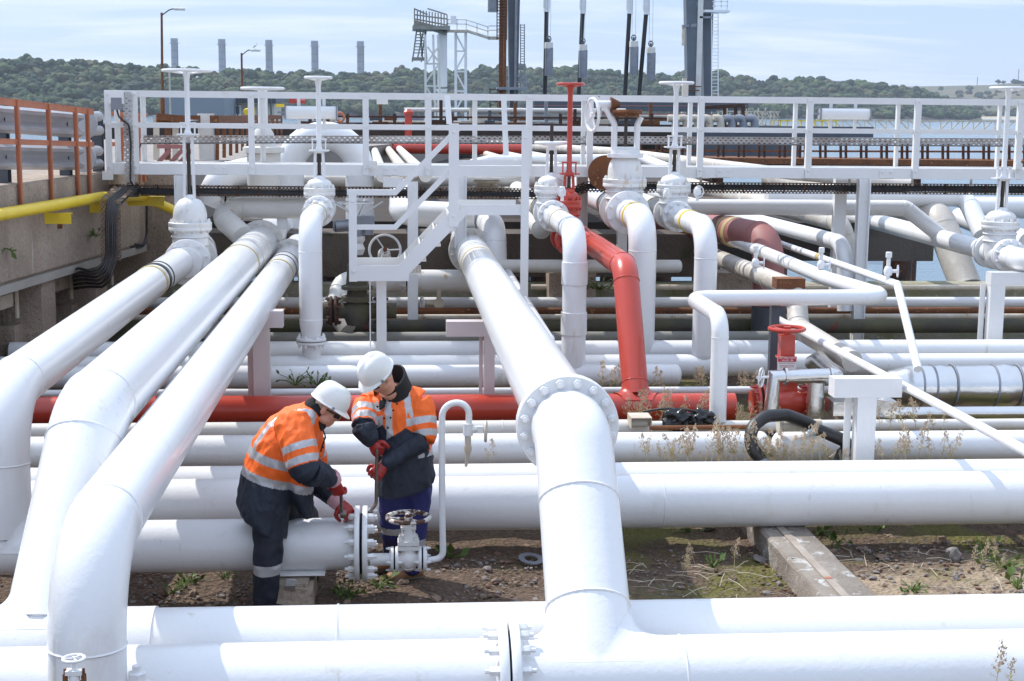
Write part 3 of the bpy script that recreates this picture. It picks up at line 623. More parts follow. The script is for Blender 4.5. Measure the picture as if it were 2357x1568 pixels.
# --- right hand group
R2a=W(2052,512,X=8.0)
PV7=pipe('white pipe running back from the gate valve at the right edge',[(8.0,18.85,1.64),(8.0,24,1.68),(8.0,33,1.7)],.135)
kx=W(2145,551,X=8.0)
pipe('level white pipe under the dark cable tray with an angled end joining at right',[(3.75,21.4,2.1),(W(2085,467,Y=21.4).x,21.4,2.1),(8.0,21.25,1.70)],.115,fil=.1)
R3c=W(1945,562,Y=20.5)
pipe('white pipe bending down behind the tall right platform post',[(R3c.x-.95,31,1.75),R3c,(R3c.x+.02,20.4,.7)],.118,fil=.34)
R4c=W(1935,512,Y=22.3)
pipe('beige lagged pipe bending down behind the white bend at right',[(R4c.x-.7,32,1.95),R4c,(R4c.x+.25,22.0,.8)],.15,'clad',fil=.3,name='lagged_pipe')
R5c=W(2160,498,Y=23.6)
pipe('broad beige lagged pipe dropping to the kerb in front of the water',[(R5c.x-.9,31,2.1),R5c,W(2224,662,Y=22.75)],.245,'clad',fil=.5,name='lagged_pipe')
pipe('angled white pipe behind the right gate valve',[(6.0,23.8,2.12),(W(2222,462,Y=23.8).x,23.8,2.12),W(2262,540,Y=23.2)],.15,fil=.2)
pipe('thick white level pipe behind the right gate valve, going to the right edge',[W(2235,478,Y=25.2),W(2235,478,Y=25.2)+V((5,0,0))],.19)
pipe('white pipe slanting out behind the right gate valve to the right edge',[W(2210,500,Y=25.5),W(2370,560,Y=21.6)],.17)
pipe('white pipe leaving the right gate valve towards the right edge',[(8.0,18.9,1.64),(8.02,18.35,1.63),(10.5,17.6,1.55)],.145,fil=.3)
# --- behind the platform
def U(label,xa,xb,ytop,yin,Y,zb,mt):
    t=W(xa,ytop,Y=Y);t2=W(xb,ytop,Y=Y);r=(yin-ytop)/2*mpp(t);z=W((xa+xb)/2,(ytop+yin)/2,Y=Y).z
    hw=(t2.x-t.x)/2-r
    return pipe(label,[(t.x+r,Y,zb),(t.x+r,Y,z),(t2.x-r,Y,z),(t2.x-r,Y,zb)],r,mt,fil=hw*.98,seam=0)
U('tall white pipe loop arching up behind the platform rail',632,860,280,346,24.2,.9,'clean')
pipe('white bent pipe humping up behind the left valve stem',[W(478,470,Y=23.5),W(505,408,Y=23.5),W(600,385,Y=24.6),W(650,385,Y=25.6)],.21,fil=.35)
TF=pipe('level white pipe with a flange joint below the left cable tray',[W(560,545,Y=20.2),W(486,478,Y=20.9),W(720,478,Y=20.9)],.155,'worn',fil=.3)
flange(TF,W(522,478,Y=20.9),(1,0,0),.21,.03,12,.016,M['worn'],gap=.03,hb=.03)
WL=pipe('short thick white pipe with a bend left of the central pipe',[W(925,440,Y=23),W(925,490,Y=21.9),W(1100,498,Y=21.5)],.19,fil=.3)
pipe('white pipe bending down right of the central pipe',[W(1085,492,Y=23),W(1138,520,Y=20.7),W(1140,612,Y=20.5)],.165,fil=.36)
PP=pipe('stained white pipe behind the stair landing',[W(905,647,Y=21.3),W(1170,647,Y=21.3)],.165,'rusty_white',name='stained_pipe')
pipe('thin white pipe hugging the right side of the central pipe',[(1.52,21.2,1.25),(1.52,14.6,1.18),(1.5,14.3,.5)],.062,fil=.25)
pipe('white pipe bend seen under the valve left of the red pipe',[W(1215,490,Y=22.5),W(1245,530,Y=20.6),W(1275,505,Y=19.6)],.125,'worn',fil=.3)
RB=pipe('red pipe running back from the red valve under the platform',[(XR,19.0,1.81),(XR,26,1.84)],rF*.98,'red',name='red_pipe')
pipe('long beige pipe stretching back under the rails to the jetty',[W(1120,330,Y=58),W(1420,352,Y=37),W(1830,402,Y=25),W(2100,425,Y=24)],[.14,.13,.10,.10],'clad',name='lagged_pipe')
pipe('white pipe behind the rusty disc, lying under the rail',[W(1085,378,Y=27),W(1130,368,Y=27),W(1480,366,Y=27),W(1540,388,Y=26)],.09,fil=.3)
for i,(a,b) in enumerate(((868,880),(905,938),(942,980))):
    pipe(['left','middle','right'][i]+' one of three pale pipes running back below the red jetty pipe',[W(a-(8 if i==0 else 14 if i==1 else 26),340,Y=46),W(b,405,Y=23)],.10,'worn' if i!=1 else 'cream',name='pale_pipe')
for i,(xa,ya,xb,yb,mt,lb) in enumerate(((1110,352,1200,385,'cream','cream pipe fanning out right of the sloping stair rail'),(1150,352,1290,388,'worn','white pipe fanning out beneath the landing rail'),(1205,352,1390,392,'clad','beige pipe fanning out left of the red valve stem'))):
    pipe(lb,[W(xa,ya,Y=48),W(xb,yb,Y=25)],.10,mt,name='pale_pipe')
pipe('broad red pipe on the jetty behind the stair rail',[W(845,341,Y=44),W(1222,344,Y=44)],.16,'red',name='red_pipe')
for i,(y,Y,xa,xb,mt,lb) in enumerate(((416,25.2,540,1230,'clad','beige level pipe behind the lower part of the stairs'),(393,26.5,1060,1390,'worn','pale level pipe behind the stair landing'))):
    pipe(lb,[W(xa,y,Y=Y),W(xb,y,Y=Y)],.10,mt,name='lagged_pipe')
# --- supports
def tee(label,xc,Y,zt,zb,pw,bl,bh,off=0,mt='clean',dep=.2):
    c=V((W(xc,900,Y=Y).x,Y,0));t=thing('pipe_support',label,'pipe support')
    t.location=(c.x,Y,zb);m=MB();m.box((0,0,(zt-bh-zb)/2),(pw,.012,zt-bh-zb));
    for s in(-1,1):m.box((s*pw/2*.93,0,(zt-bh-zb)/2),(.014,dep*.8,zt-bh-zb))
    m.build('post',M[mt],t)
    m=MB();m.box((off,0,zt-zb-bh/2),(bl,.014,bh*.9))
    for z in(0,-bh):m.box((off,0,zt-zb+z*.93-.006),(bl,dep,.012))
    m.build('crossbeam',M[mt],t);return t
def tsup(label,xc,yt,ym,yb,pw,x0,x1,Y,mt='clean'):
    zt=W(xc,yt,Y=Y).z;zm=W(xc,ym,Y=Y).z;xa=W(x0,yt,Y=Y).x;xb=W(x1,yt,Y=Y).x;c=W(xc,ym,Y=Y).x
    t=thing('pipe_support',label,'pipe support',None,(c,Y,0));k=mpp((c,Y,1));w=pw*k
    m=MB();m.box((0,-.02,zm/2),(w,.13,zm));m.box((-w*.75,.06,zm/2),(w*.35,.02,zm));m.build('post',M[mt],t)
    m=MB();m.box(((xa+xb)/2-c,0,(zt+zm)/2),(xb-xa,.18,zt-zm));m.build('crossbeam',M[mt],t)
tsup('white tee shaped support standing in the weeds at right, pipe rail passing over it',1990,868,911,1057,44,1915,2070,12.6)
tsup('white support at the right edge below the gate valve',2292,626,655,778,34,2276,2440,18.4)
tsup('pinkish grey support post seen between the long pipes above the crouching worker',602,714,752,912,37,545,652,15.3,'pink')
tsup('pinkish grey support post under the central pipe',1126,738,772,908,24,1027,1200,15.3,'pink')
for lb,x,y0,y1,w_,Y in(('short white post under the left cable tray',648,455,528,21,20.9),('tall white post under the upper stair landing',950,418,740,22,20.3),('white post behind the tall right platform post',1937,412,726,26,21.2),('grey white post below the red valve',1433,520,620,20,21),):
    p=W(x,y0,Y=Y);q=W(x,y1,Y=Y);k=mpp(p)*w_
    MB().box((p.x,Y,(p.z+q.z)/2),(k,.014,p.z-q.z)).box((p.x-k/2,Y+.05,(p.z+q.z)/2),(.012,.12,p.z-q.z)).box((p.x+k/2,Y+.05,(p.z+q.z)/2),(.012,.12,p.z-q.z)).build('support_post',M['clean'],None,30,lb,'post')
# ================= gate valves =================
def wheel(m,c,ax,R,r,spokes=5,hub=.35,drop=0):
    c=V(c);ax=V(ax).normalized();a=ax.orthogonal().normalized();b=ax.cross(a)
    m.torus(c,ax,R-r,r,32,8)
    m.cyl(c-ax*(r*1.3+drop),c+ax*r*1.1,R*hub*.42,n=12)
    for k in range(spokes):
        q=2*pi*k/spokes+.3;d=a*cos(q)+b*sin(q);m.tube([c-ax*drop+d*R*.1,c-ax*drop*.6+d*R*.5,c+d*(R-r)],r*.62,6,caps=False)
def gate_valve(label,px,Y,zp,R,rp,ybf,ydome,yyoke,ystem,ywheel,Rw,rbf,style='col',mt='clean',L=.30,yoke_w=.10,Xoff=None,name='gate_valve',group=None):
    """zp pipe axis, R flange radius, y* photo rows of bonnet flange, dome top, yoke top, stem top and wheel"""
    X=W(px,ybf,Y=Y).x if Xoff is None else Xoff
    zz=lambda y:W(px,y,Y=Y).z-zp
    t=thing(name,label,'valve',group,(X,Y,zp));mm=M[mt];zb=zz(ybf);zd=zz(ydome);zy=zz(yyoke)
    m=MB();m.lathe((0,-L,0),(0,1,0),[(rp,0),(rp*1.02,L*.25),(R*.82,L*.75),(R*.9,L),(R*.82,L*1.25),(rp*1.02,L*1.75),(rp,2*L)],28)
    m.lathe((0,0,-R*.92),(0,0,1),[(R*.5,0),(R*.78,.06),(R*.86,.16),(rbf*.84,R*.92+zb*.45),(rbf*.84,R*.92+zb-.03)],28)
    for z in(zb*.45,zb*.7):m.torus((0,0,z),(0,0,1),rbf*.86,.012,28,6)
    m.build('body',mm,t)
    MB().cyl((0,-L-.034,0),(0,-L-.022,0),R*.9,n=28).build('gasket',M['dark'],t)
    for s in(-1,1):
        f=MB();f.lathe((0,s*(L+.022),0),(0,-s,0),[(R*.985,0),(R,.006),(R,.034),(R*.98,.04)],36)
        f.lathe((0,s*(L+.036),0),(0,s,0),[(R*.985,0),(R,.006),(R,.034),(R*.98,.04),(rp*1.10,.042),(rp*1.02,.09)],36)
        for k in range(10):
            q=2*pi*(k+.5)/10;c=V((cos(q)*R*.86,s*(L+.074),sin(q)*R*.86));f.hexbolt(c,(0,s,0),.022,.032)
        f.build('flange',mm,t)
    b=MB();b.lathe((0,0,zb-.05),(0,0,1),[(rbf*.98,0),(rbf,.006),(rbf,.044),(rbf*.99,.048),(rbf*.99,.054),(rbf,.058),(rbf,.1),(rbf*.97,.106),(rbf*.77,.106)]+[(rbf*.77*cos(a*pi/20)+.045*sin(a*pi/20),.106+(zd-zb-.06)*sin(a*pi/20)) for a in range(1,11)],32)
    for k in range(12):
        q=2*pi*(k+.5)/12;b.hexbolt((cos(q)*rbf*.88,sin(q)*rbf*.88,zb+.056),(0,0,1),.018,.028).hexbolt((cos(q)*rbf*.88,sin(q)*rbf*.88,zb-.05),(0,0,-1),.018,.02)
    b.build('bonnet',mm if mt!='clean' else M['rusty_white'],t)
    y=MB();w=yoke_w
    if style!='gear':
        for s in(-1,1):y.beam((s*w*.62,0,zd-.03),(s*w*.5,0,zy-.03),.035,.045,up=(0,1,0))
        y.box((0,0,zy-.02),(w*1.15,.06,.05)).lathe((0,0,zd-.05),(0,0,1),[(w*.8,0),(w*.72,.06),(w*.4,.09)],16)
    else:
        for s in(-1,1):y.tube([(s*w*.95,0,zd-.02),(s*w*.95,0,zy-.14),(s*w*1.25,0,zy-.04)],.042,10,fil=.08)
        y.lathe((0,0,zd-.06),(0,0,1),[(w*1.5,0),(w*1.5,.05),(w*1.2,.055),(w*1.2,.10)],24);y.box((0,0,zd+.05),(w*2.3,.08,.06))
    y.build('yoke',mm,t)
    zs=zz(ystem);MB().cyl((0,0,zd-.02),(0,0,zs),.024,n=10).lathe((0,0,zd),(0,0,1),[(.04,0),(.045,.03),(.03,.05)],10).build('stem',M['stem'],t)
    zw=zz(ywheel)
    if style=='col':
        c=MB();c.lathe((0,0,zy),(0,0,1),[(.05,0),(.034,.04),(.033,zw-zy-.12),(.045,zw-zy-.05),(.05,zw-zy)],14)
        for s in(-1,1):c.beam((s*.085,0,zy-.03),(s*.085,0,zy+.13),.016,.04)
        c.box((0,0,zy+.135),(.2,.05,.02)).box((0,0,zy-.01),(.26,.2,.018));c.build('extension_column',mm,t)
    if style!='gear':
        wm=MB();wheel(wm,(0,0,zw),(0,0,1),Rw,.020,5,drop=.035);wm.build('handwheel',mm,t)
    return t,zb,zd,zy
gate_valve('white gate valve at far left, its flat handwheel above the rail',438,19.3,1.53,.295,.187,521,455,308,330,163,.315,.275)
t,_,_,_=gate_valve('white gate valve with tall stem beside the foot of the sloping stair rail',734,19.5,2.17,.2,.136,442,411,345,350,179,.185,.205,Xoff=X_2)
gate_valve('white gate valve left of the red one, low handwheel, bare stem above it',1270,19.5,2.12,.205,.139,436,404,338,287,329,.235,.225,style='low',Xoff=X_4)
tg,zb,zd,zy=gate_valve('largest white gate valve, rust streaked, with a rusty gear and side handwheel',1438,19.5,2.17,.285,.173,421,352,262,270,255,.2,.29,style='gear',Xoff=X_5,yoke_w=.16,mt='clean')
m=MB();m.torus((.0,0,zy+.03),(0,0,1),.19,.03,28,6).cyl((0,0,zy-.04),(0,0,zy+.05),.17,n=20).lathe((-.21,0,zy+.12),(1,0,0),[(.10,0),(.04,.12)],14);m.build('gear_wheel',M['rust'],tg)
m=MB();m.tube([(-.2,0,zy-.06),(-.29,0,zy+.10),(-.34,0,zy+.12)],.04,10).cyl((-.40,0,zy+.12),(-.2,0,zy+.12),.05,n=12);m.build('bracket',M['clean'],tg)
m=MB();wheel(m,(-.25-.2,-.02,zy-.02),(1,.28,0),.235,.022,4);m.build('handwheel',M['clean'],tg)
gate_valve('white gate valve fourth in the row, with tall stem and a tag on its handwheel',1552,19.5,2.12,.205,.138,434,402,337,345,191,.235,.225,Xoff=X_6)
MB().box(W(1571,372-14,Y=19.45)*0+W(1578,206,Y=19.45),(.075,.004,.20)).build('tag',M['worn'],None,30,'small white tag hanging from the handwheel fourth in the row','tag')
gate_valve('white gate valve at the right edge with a tall stem',2303,19.2,1.64,.225,.145,518,484,409,415,203,.25,.25)
gate_valve('red gate valve on the red pipe with a tall red stem and handwheel',1309,19.3,1.81,.2,.135,470,440,398,402,194,.19,.17,mt='red')
# second row valve behind the rail
Yb=23.2;p=W(608,420,Y=Yb);t=thing('gate_valve','pale gate valve behind the rail with a wide flat handwheel, left of the pipe loop','valve',None,(p.x,Yb,p.z))
zb=W(608,250,Y=Yb).z-p.z;zw=W(608,204,Y=Yb).z-p.z
MB().lathe((0,0,-.3),(0,0,1),[(.22,0),(.26,.3),(.26,.75),(.32,.76),(.32,.84),(.2,.86),(.16,1.05),(.1,1.15)],24).build('body',M['worn'],t)
MB().cyl((0,0,.8),(0,0,zw),.075,n=12).build('extension_column',M['clean'],t)
m=MB();wheel(m,(0,0,zw),(0,0,1),.34,.024,5,drop=.02);m.build('handwheel',M['clean'],t)
# wheel facing the camera below the stairs
p=W(886,576,Y=20.7);t=thing('gate_valve','white valve under the stairs with its spoked handwheel turned to the camera','valve',None,tuple(p))
ax=V((.05,-1,.30)).normalized();m=MB();wheel(m,(0,0,0),ax,.235,.017,3);m.build('handwheel',M['clean'],t)
MB().cyl(ax*.1,-ax*.2,.03,n=10).build('stem',M['rust'],t)
d=W(888,640,Y=21.3)-p;m=MB();m.tube([-ax*.12,-ax*.3,d],[.07,.09,.17],16,fil=.1).lathe(d-V((.28,0,0)),(1,0,0),[(.165,0),(.2,.15),(.22,.28),(.2,.41),(.165,.56)],24);m.build('body',M['rusty_white'],t)
for s in(-1,1):flange(t,d+V((s*.3,0,0)),(1,0,0),.23,.03,10,.017,M['rusty_white'],gap=.02,hb=.03)
# small valves
def needle(label,px,py,Y,h=.26,side=1,mt='clean',name='small_valve',R=.07):
    p=W(px,py,Y=Y);t=thing(name,label,'valve',None,tuple(p))
    MB().lathe((0,0,0),(0,0,1),[(.022,0),(.022,.06),(.042,.07),(.05,.12),(.035,.16),(.022,.17),(.022,h),(.034,h+.005),(.034,h+.06),(.028,h+.065)],12).cyl((0,0,.115),(side*.09,-.02,.115),.02,n=8).build('body',M[mt],t)
    m=MB();wheel(m,(side*.1,-.025,.115),(side,-.25,0),R,.008,4,hub=.2);m.build('handwheel',M[mt],t)
needle('small white drain valve on the pale lagged pipe, left of the other two',1738,627,17.6)
needle('small white drain valve in the middle of the three at right',1889,632,17.2)
needle('small white drain valve standing on the thin sloping pipe by the water',2043,648,15.75)
needle('small white bleed valve on the downpipe left of the red valve',1294,463,18.7,.12,-.15,R=.06)
needle('small white bleed valve on the widest downpipe elbow',1534,467,18.8,.12,.15,'rusty_white',R=.06)
needle('small white bleed valve on the bend right of the row',1737,462+13,18.6,.12,.15,R=.08) if 0 else None
needle('small white bleed valve on the pipe bend at the stair foot',727,500,18.6,.14,.15,R=.06)
needle('small dark red valve on the dull red pipe bend',1697,553,20.6,.2,1,'red_dull',R=.08)
needle('small white bleed valve low on the fourth downpipe bend',1605,462,18.8,.1,.1,R=.08)
t=thing('small_valve','small white valve hanging below the stained pipe behind the stairs','valve',None,tuple(W(1010,688,Y=21.2)))
MB().cyl((0,0,-.02),(0,0,.2),.035,n=12).cyl((-.2,-.03,-.06),(.05,-.03,-.06),.045,n=12).lathe((0,-.03,-.06),(0,-1,0),[(.075,0),(.075,.06)],12).build('body',M['cream'],t)
m=MB();wheel(m,(-.24,-.03,-.06),(1,.3,0),.1,.012,5);m.build('handwheel',M['rusty_white'],t)
# bottom left foreground valve
p=W(172,1575,Y=6.65);t=thing('small_valve','small white valve with rusty bolts at the bottom left corner','valve',None,tuple(p))
MB().lathe((0,0,-.3),(0,0,1),[(.035,0),(.035,.2),(.03,.3),(.022,.36)],14).box((0,0,.0),(.07,.05,.03)).box((0,0,.06),(.075,.05,.02)).build('body',M['clean'],t)
m=MB()
for s in(-1,1):m.hexbolt((s*.042,0,.0),(0,0,1),.014,.05)
m.build('bolt',M['rust'],t)
m=MB();wheel(m,(0,0,W(172,1516,Y=6.65).z-p.z),(0,0,1),.056,.008,3);m.cyl((0,0,.03),(0,0,.12),.012,n=8);m.build('handwheel',M['clean'],t)
p=W(315,1555,Y=7.0);MB().hexbolt((p.x,7.0,p.z-.04),(0,0,1),.045,.06).lathe((p.x,7.0,p.z-.09),(0,0,1),[(.07,0),(.07,.05)],16).build('plug',M['clean'],None,30,'hexagonal white plug on the foremost pipe at bottom left','plug')
# grey actuator
p=W(820,517,Y=20.6);t=thing('valve_actuator','grey motor actuator with a dished handwheel behind the stair post','actuator',None,tuple(p))
MB().cyl((-.29,-.05,-.02),(.0,0,0),.085,n=20).lathe((-.29,-.05,-.02),(-1,0,0),[(.085,0),(.06,.03)],20).build('motor',M['galv'],t)
MB().box((.12,.02,.03),(.26,.22,.18)).cyl((.0,0,-.16),(0,0,.08),.11,n=20).cyl((.16,0,-.14),(.16,0,.05),.08,n=16).build('gearbox',M['galv'],t)
m=MB();m.torus((-.01,0,.30),(0,0,1),.25,.012,28,6)
for k in range(5):
    q=2*pi*k/5;m.tube([(.02,0,.1),(cos(q)*.38-.01,sin(q)*.38,.32)],.012,6)
m.lathe((0,0,.08),(0,0,1),[(.09,0),(.05,.12)],14).build('handwheel',M['clean'],t)
MB().lathe((.02,0,-.42),(0,0,1),[(.07,0),(.1,.08),(.07,.16),(.1,.2),(.1,.26)],16).build('coupling',M['rusty_white'],t)
# dark old valve in the grey pipe
p=W(822,712,Y=18.75);t=thing('old_valve','dark grubby flanged valve standing on the grey green pipe','valve',None,(p.x,18.75,p.z))
MB().lathe((0,0,-.2),(0,0,1),[(.13,0),(.17,.1),(.17,.25),(.13,.3),(.2,.31),(.2,.37),(.13,.38),(.12,.45),(.2,.46),(.2,.5),(.14,.52),(.12,.78)],20).build('body',M['moss'],t)
for s in(-1,1):flange(t,(s*.3,0,-.02),(1,0,0),.19,.03,8,.018,M['drust'],gap=.03,hb=.035)
MB().cyl((-.5,0,-.02),(.5,0,-.02),.1,n=20).build('spool',M['moss'],t)
pipe('white pipe bend curling down to a flange left of the dark valve',[W(830,640,Y=19.6),W(785,650,Y=19.5),W(768,716,Y=19.2),W(800,760,Y=19.0)],.12,'worn',fil=.22)
p=W(771,690,Y=19.3);ob=thing('pipe_flange','white flange ring on the pipe bend left of the dark valve','flange',None,(0,0,0));flange(ob,p,(.35,0,-1),.17,.025,10,.015,M['worn'],gap=.01,hb=.025)
# rusty disc
p=W(1394,398,Y=20.12);MB().lathe(p,(-.25,-1,0),[(.235,0),(.24,.004),(.24,.03),(.1,.031)],36).build('blanking_disc',M['rust'],None,30,'big rusty disc standing behind the largest gate valve','disc')
p=W(1120,427,Y=20.9);t=thing('pipe_stub','short pipe stub with a rust stained cap behind the landing','pipe stub',None,tuple(p))
MB().lathe((0,0,-.16),(0,0,1),[(.14,0),(.14,.1),(.2,.11),(.2,.15),(.14,.16),(.14,.19),(.19,.2),(.19,.23),(.18,.24)],24).build('cap',M['cream'],t)
# ================= walkway platform =================
YF,YR=20.3,21.06
zT,zM,zK=3.69,W(400,289.5,Y=YF).z,2.65
FP=[243,312,579,842,986,1218,1358,1613,1863,2111,2347];RP=[265,331,605,1093,1343,1588,1830,2066,2300]
PX=lambda px,Y,y=300:W(px,y,Y=Y).x
XL=PX(243,YF);XR2=10.6;XLr=PX(265,YR)
t=thing('walkway_platform','raised white steel walkway with railings running across behind the valves','walkway')
m=MB();m.box(((XL+XR2)/2,(YF+YR)/2,zK+.05),(XR2-XL,YR-YF-.02,.03))
for x in [XL+.25*i for i in range(int((XR2-XL)/.25))]:m.box((x,(YF+YR)/2,zK+.02),(.008,YR-YF-.03,.03))
m.build('deck',M['worn'],t)
for Y,lst,nm in((YF,FP,0),(YR,RP,1)):
    x0=XL if nm==0 else XLr
    sg=-1 if nm==0 else 1
    m=MB();m.box(((x0+XR2)/2,Y,zT-.04),(XR2-x0,.012,.085)).box(((x0+XR2)/2,Y-sg*.035,zT-.004),(XR2-x0,.07,.010));m.build('top_rail',M['rail'],t)
    m=MB();m.box(((x0+XR2)/2,Y+.014,zM),(XR2-x0,.012,.062));m.build('mid_rail',M['rail'],t)
    m=MB();m.box(((x0+XR2)/2,Y-sg*.008,zK),(XR2-x0,.012,.145)).box(((x0+XR2)/2,Y-sg*.04,zK+.07),(XR2-x0,.06,.01)).box(((x0+XR2)/2,Y-sg*.04,zK-.07),(XR2-x0,.06,.01))
    for x in [x0+1.5+2.3*i for i in range(6)]:
        m.box((x,Y+sg*.006,zK),(.2,.012,.125));
        for q in(-.06,.06):m.hexbolt((x+q,Y+sg*.012,zK+.02),(0,sg,0),.014,.014)
    m.build('toe_channel',M['rail'],t)
    for px in lst:
        x=PX(px,Y);w=.083 if nm==0 else .068
        if px==lst[0]:x+=w/2
        m=MB();m.box((x,Y+sg*.02,(zT+zK-.07)/2+.0),(w,.012,zT-.012-zK+.07)).box((x-w/2+.006,Y+sg*.02-sg*.035,(zT+zK)/2),(.012,.06,zT-zK-.1))
        for z in(zT-.05,zM,zK+.03):m.hexbolt((x,Y+sg*.026,z),(0,sg,0),.016,.014)
        m.build('post',M['rail'],t)
for x,y0 in((PX(252,YF),0),):
    m=MB();
    for z in(zT-.04,zM,zK):m.box((XL+.02,(YF+YR)/2,z),(.012,YR-YF-.06,.08))
    m.build('end_rail',M['rail'],t)
for px,Y,zb_ in((418,YF-.02,1.35),(1985,YF-.02,.1),(1060,YF,1.6),(1338,YR,1.0)):
    x=PX(px,Y,500);z1=zK-.08;m=MB();m.box((x,Y,(z1+zb_)/2),(.16,.014,z1-zb_))
    for s in(-1,1):m.box((x+s*.073,Y,(z1+zb_)/2),(.014,.15,z1-zb_))
    m.build('leg',M['rail'],t)
# ---- stairs
YS1,YS2=17.6,18.5
fx=lambda zx,zy:((1000+zx/1.96)/1.738,(650+zy/1.96)/1.738)
Sx=lambda p:W(p[0],p[1],Y=YS1)
st=thing('steel_stairs','white steel steps with handrails stepping down left from the walkway','stairs')
def flat(m,pts,h,t_,Y):
    """flat bar following pts (x,z) at depth Y: mitred strip"""
    n=len(pts);P=[V((p[0],0,p[1])) for p in pts];off=[]
    for i in range(n):
        d0=(P[i]-P[i-1]).normalized() if i else (P[1]-P[0]).normalized();d1=(P[i+1]-P[i]).normalized() if i<n-1 else d0
        q=(d0+d1).normalized();nn=V((-q.z,0,q.x));off.append(nn*(h/2)/max(.3,q.dot(d0)))
    vs=[]
    for i in range(n):
        for y in(Y-t_/2,Y+t_/2):
            for s in(1,-1):v=P[i]+off[i]*s;vs.append((v.x,y,v.z))
    fs=[]
    for i in range(n-1):
        a=i*4;b=a+4;fs+=[(a,b,b+1,a+1),(a+3,b+3,b+2,a+2),(a,a+2,b+2,b),(a+1,b+1,b+3,a+3)]
    fs+=[(0,1,3,2),(n*4-4,n*4-2,n*4-1,n*4-3)]
    m.add(vs,fs)
def S2(pp):return [(Sx(fx(*p)).x,Sx(fx(*p)).z) for p in pp]
zz1=lambda zx,zy:((1000+zx/1.96)/1.738,(zy/1.96)/1.738)   # zoom of the upper strip
G=lambda L:[(Sx(p).x,Sx(p).z) for p in L]
top=G([fx(760,237),fx(1138,237),zz1(1640,1002),zz1(2170,1002)])
mid=G([fx(810,508),fx(1138,508),zz1(1630,1276),zz1(2130,1276)])
strg=G([fx(790,868),fx(1180,868),fx(1660,372),fx(2130,372)])
for Y,k in((YS1,0),(YS2,1)):
    m=MB();flat(m,top if k==0 else top[:0],.066,.012,Y) if k==0 else None
    if k==0:
        for a,b in zip(top[:-1],top[1:]):m.beam((a[0],Y+.03,a[1]+.03),(b[0],Y+.03,b[1]+.03),.06,.008)
        m.build('handrail',M['rail'],st)
        m=MB();flat(m,mid,.062,.012,Y);m.build('mid_rail',M['rail'],st)
    m=MB();flat(m,strg[:3],.165,.014,Y);flat(m,strg[2:],.125,.016,Y);flat(m,[(strg[0][0],strg[0][1]),(strg[1][0]+.1,strg[1][1])],.19,.018,Y)
    m.build('stringer',M['rail'],st)
    for px,z0,z1 in () if k else ((812,strg[0][1]-.1,top[0][1]),(1044,strg[2][1]-.2,top[2][1]+.05),(1202,.35,top[3][1]-.02)):
        x=W(px,500,Y=YS1).x+(.03 if px==1202 else 0);m=MB();m.box((x,Y-.016+.032*k,(z0+z1)/2),(.095 if px!=1044 else .12,.012,z1-z0)).box((x+.04,Y+.02,(z0+z1)/2),(.012,.06,z1-z0))
        for z in(z0+.12,z1-.1):m.hexbolt((x,Y-.022,z),(0,-1,0),.018,.014)
        m.build('post',M['rail'],st)
m=MB();zl=strg[0][1]+.06;zu=strg[3][1]+.06
def grate(m,xa,xb,ya,yb,z,dx=.033,h=.028):
    n=int((xb-xa)/dx)
    for i in range(n+1):m.box((xa+(xb-xa)*i/n,(ya+yb)/2,z),(.006,yb-ya,h))
    for i in range(5):m.box(((xa+xb)/2,ya+(yb-ya)*i/4,z),(xb-xa,.006,h*.8))
grate(m,strg[0][0],strg[1][0]+.25,YS1+.02,YS2-.02,zl-.07);m.build('landing_grating',M['worn'],st);m=MB();grate(m,strg[2][0],strg[3][0],YS1+.02,YS2+.2,zu-.10)
m.build('landing_grating',M['worn'],st)
for i in range(4):
    f=(i+.6)/4.2;x=strg[1][0]+(strg[2][0]-strg[1][0])*f+.06;z=strg[1][1]+(strg[2][1]-strg[1][1])*f
    m=MB();grate(m,x-.1,x+.14,YS1+.02,YS2-.02,z+.04);m.box((x-.11,(YS1+YS2)/2,z+.035),(.012,YS2-YS1-.04,.06));m.build('tread',M['rusty_white'],st)
for px,Y in((852,YS1+.05),(878,YS1+.12)):
    x=W(px,700,Y=Y).x;m=MB();m.box((x,Y,(strg[0][1]-.1)/2+.15),(.012 if px==852 else .12,.14 if px==852 else .012,strg[0][1]-.1-.3));m.build('leg',M['rail'],st)
for zx,y0,y1 in ((1580,740,985),(2060,740,1250)):
    a=Sx(zz1(zx,y0));b=Sx(zz1(zx+15,y1));m=MB();m.beam((a.x,YS2+.6,a.z),(b.x,YS2+.5,b.z),.07,.012);m.build('gate_post',M['rail'],st)
# ---- lamp fittings
for x0,x1,ya,yb,lb in((655,777,244,275,'white tubular lamp box on the rail left of centre, before the pipe loop'),(1886,2003,249,276,'white tubular lamp box on the rail at right over the water')):
    Y=YR-.12;a=W(x0,ya,Y=Y);b=W(x1,yb,Y=Y);c=(a+b)/2;t=thing('lamp_fitting',lb,'lamp',None,(c.x,Y,c.z));L_=b.x-a.x;h=a.z-b.z
    m=MB();m.tube([(-L_/2,0,0),(L_/2,0,0)],h/2,20);m.v=[(v[0],v[1]*.7,v[2]) for v in m.v];m.build('diffuser',M['lampw'] if 'lampw' in M else M['clean'],t)
    m=MB()
    for s in(-1,1):m.box((s*L_*.485,0,0),(.02,h*.8,h*1.06))
    m.box((0,.06,.0),(L_,.03,h*1.0)).box((-L_/2-.05,0,0),(.1,.03,.03));m.build('casing',M['galv'],t)
    for s in(-.24,.24):MB().box((s*L_,.09,.0),(.045,.015,h*2.7)).build('bracket',M['clean'],t)
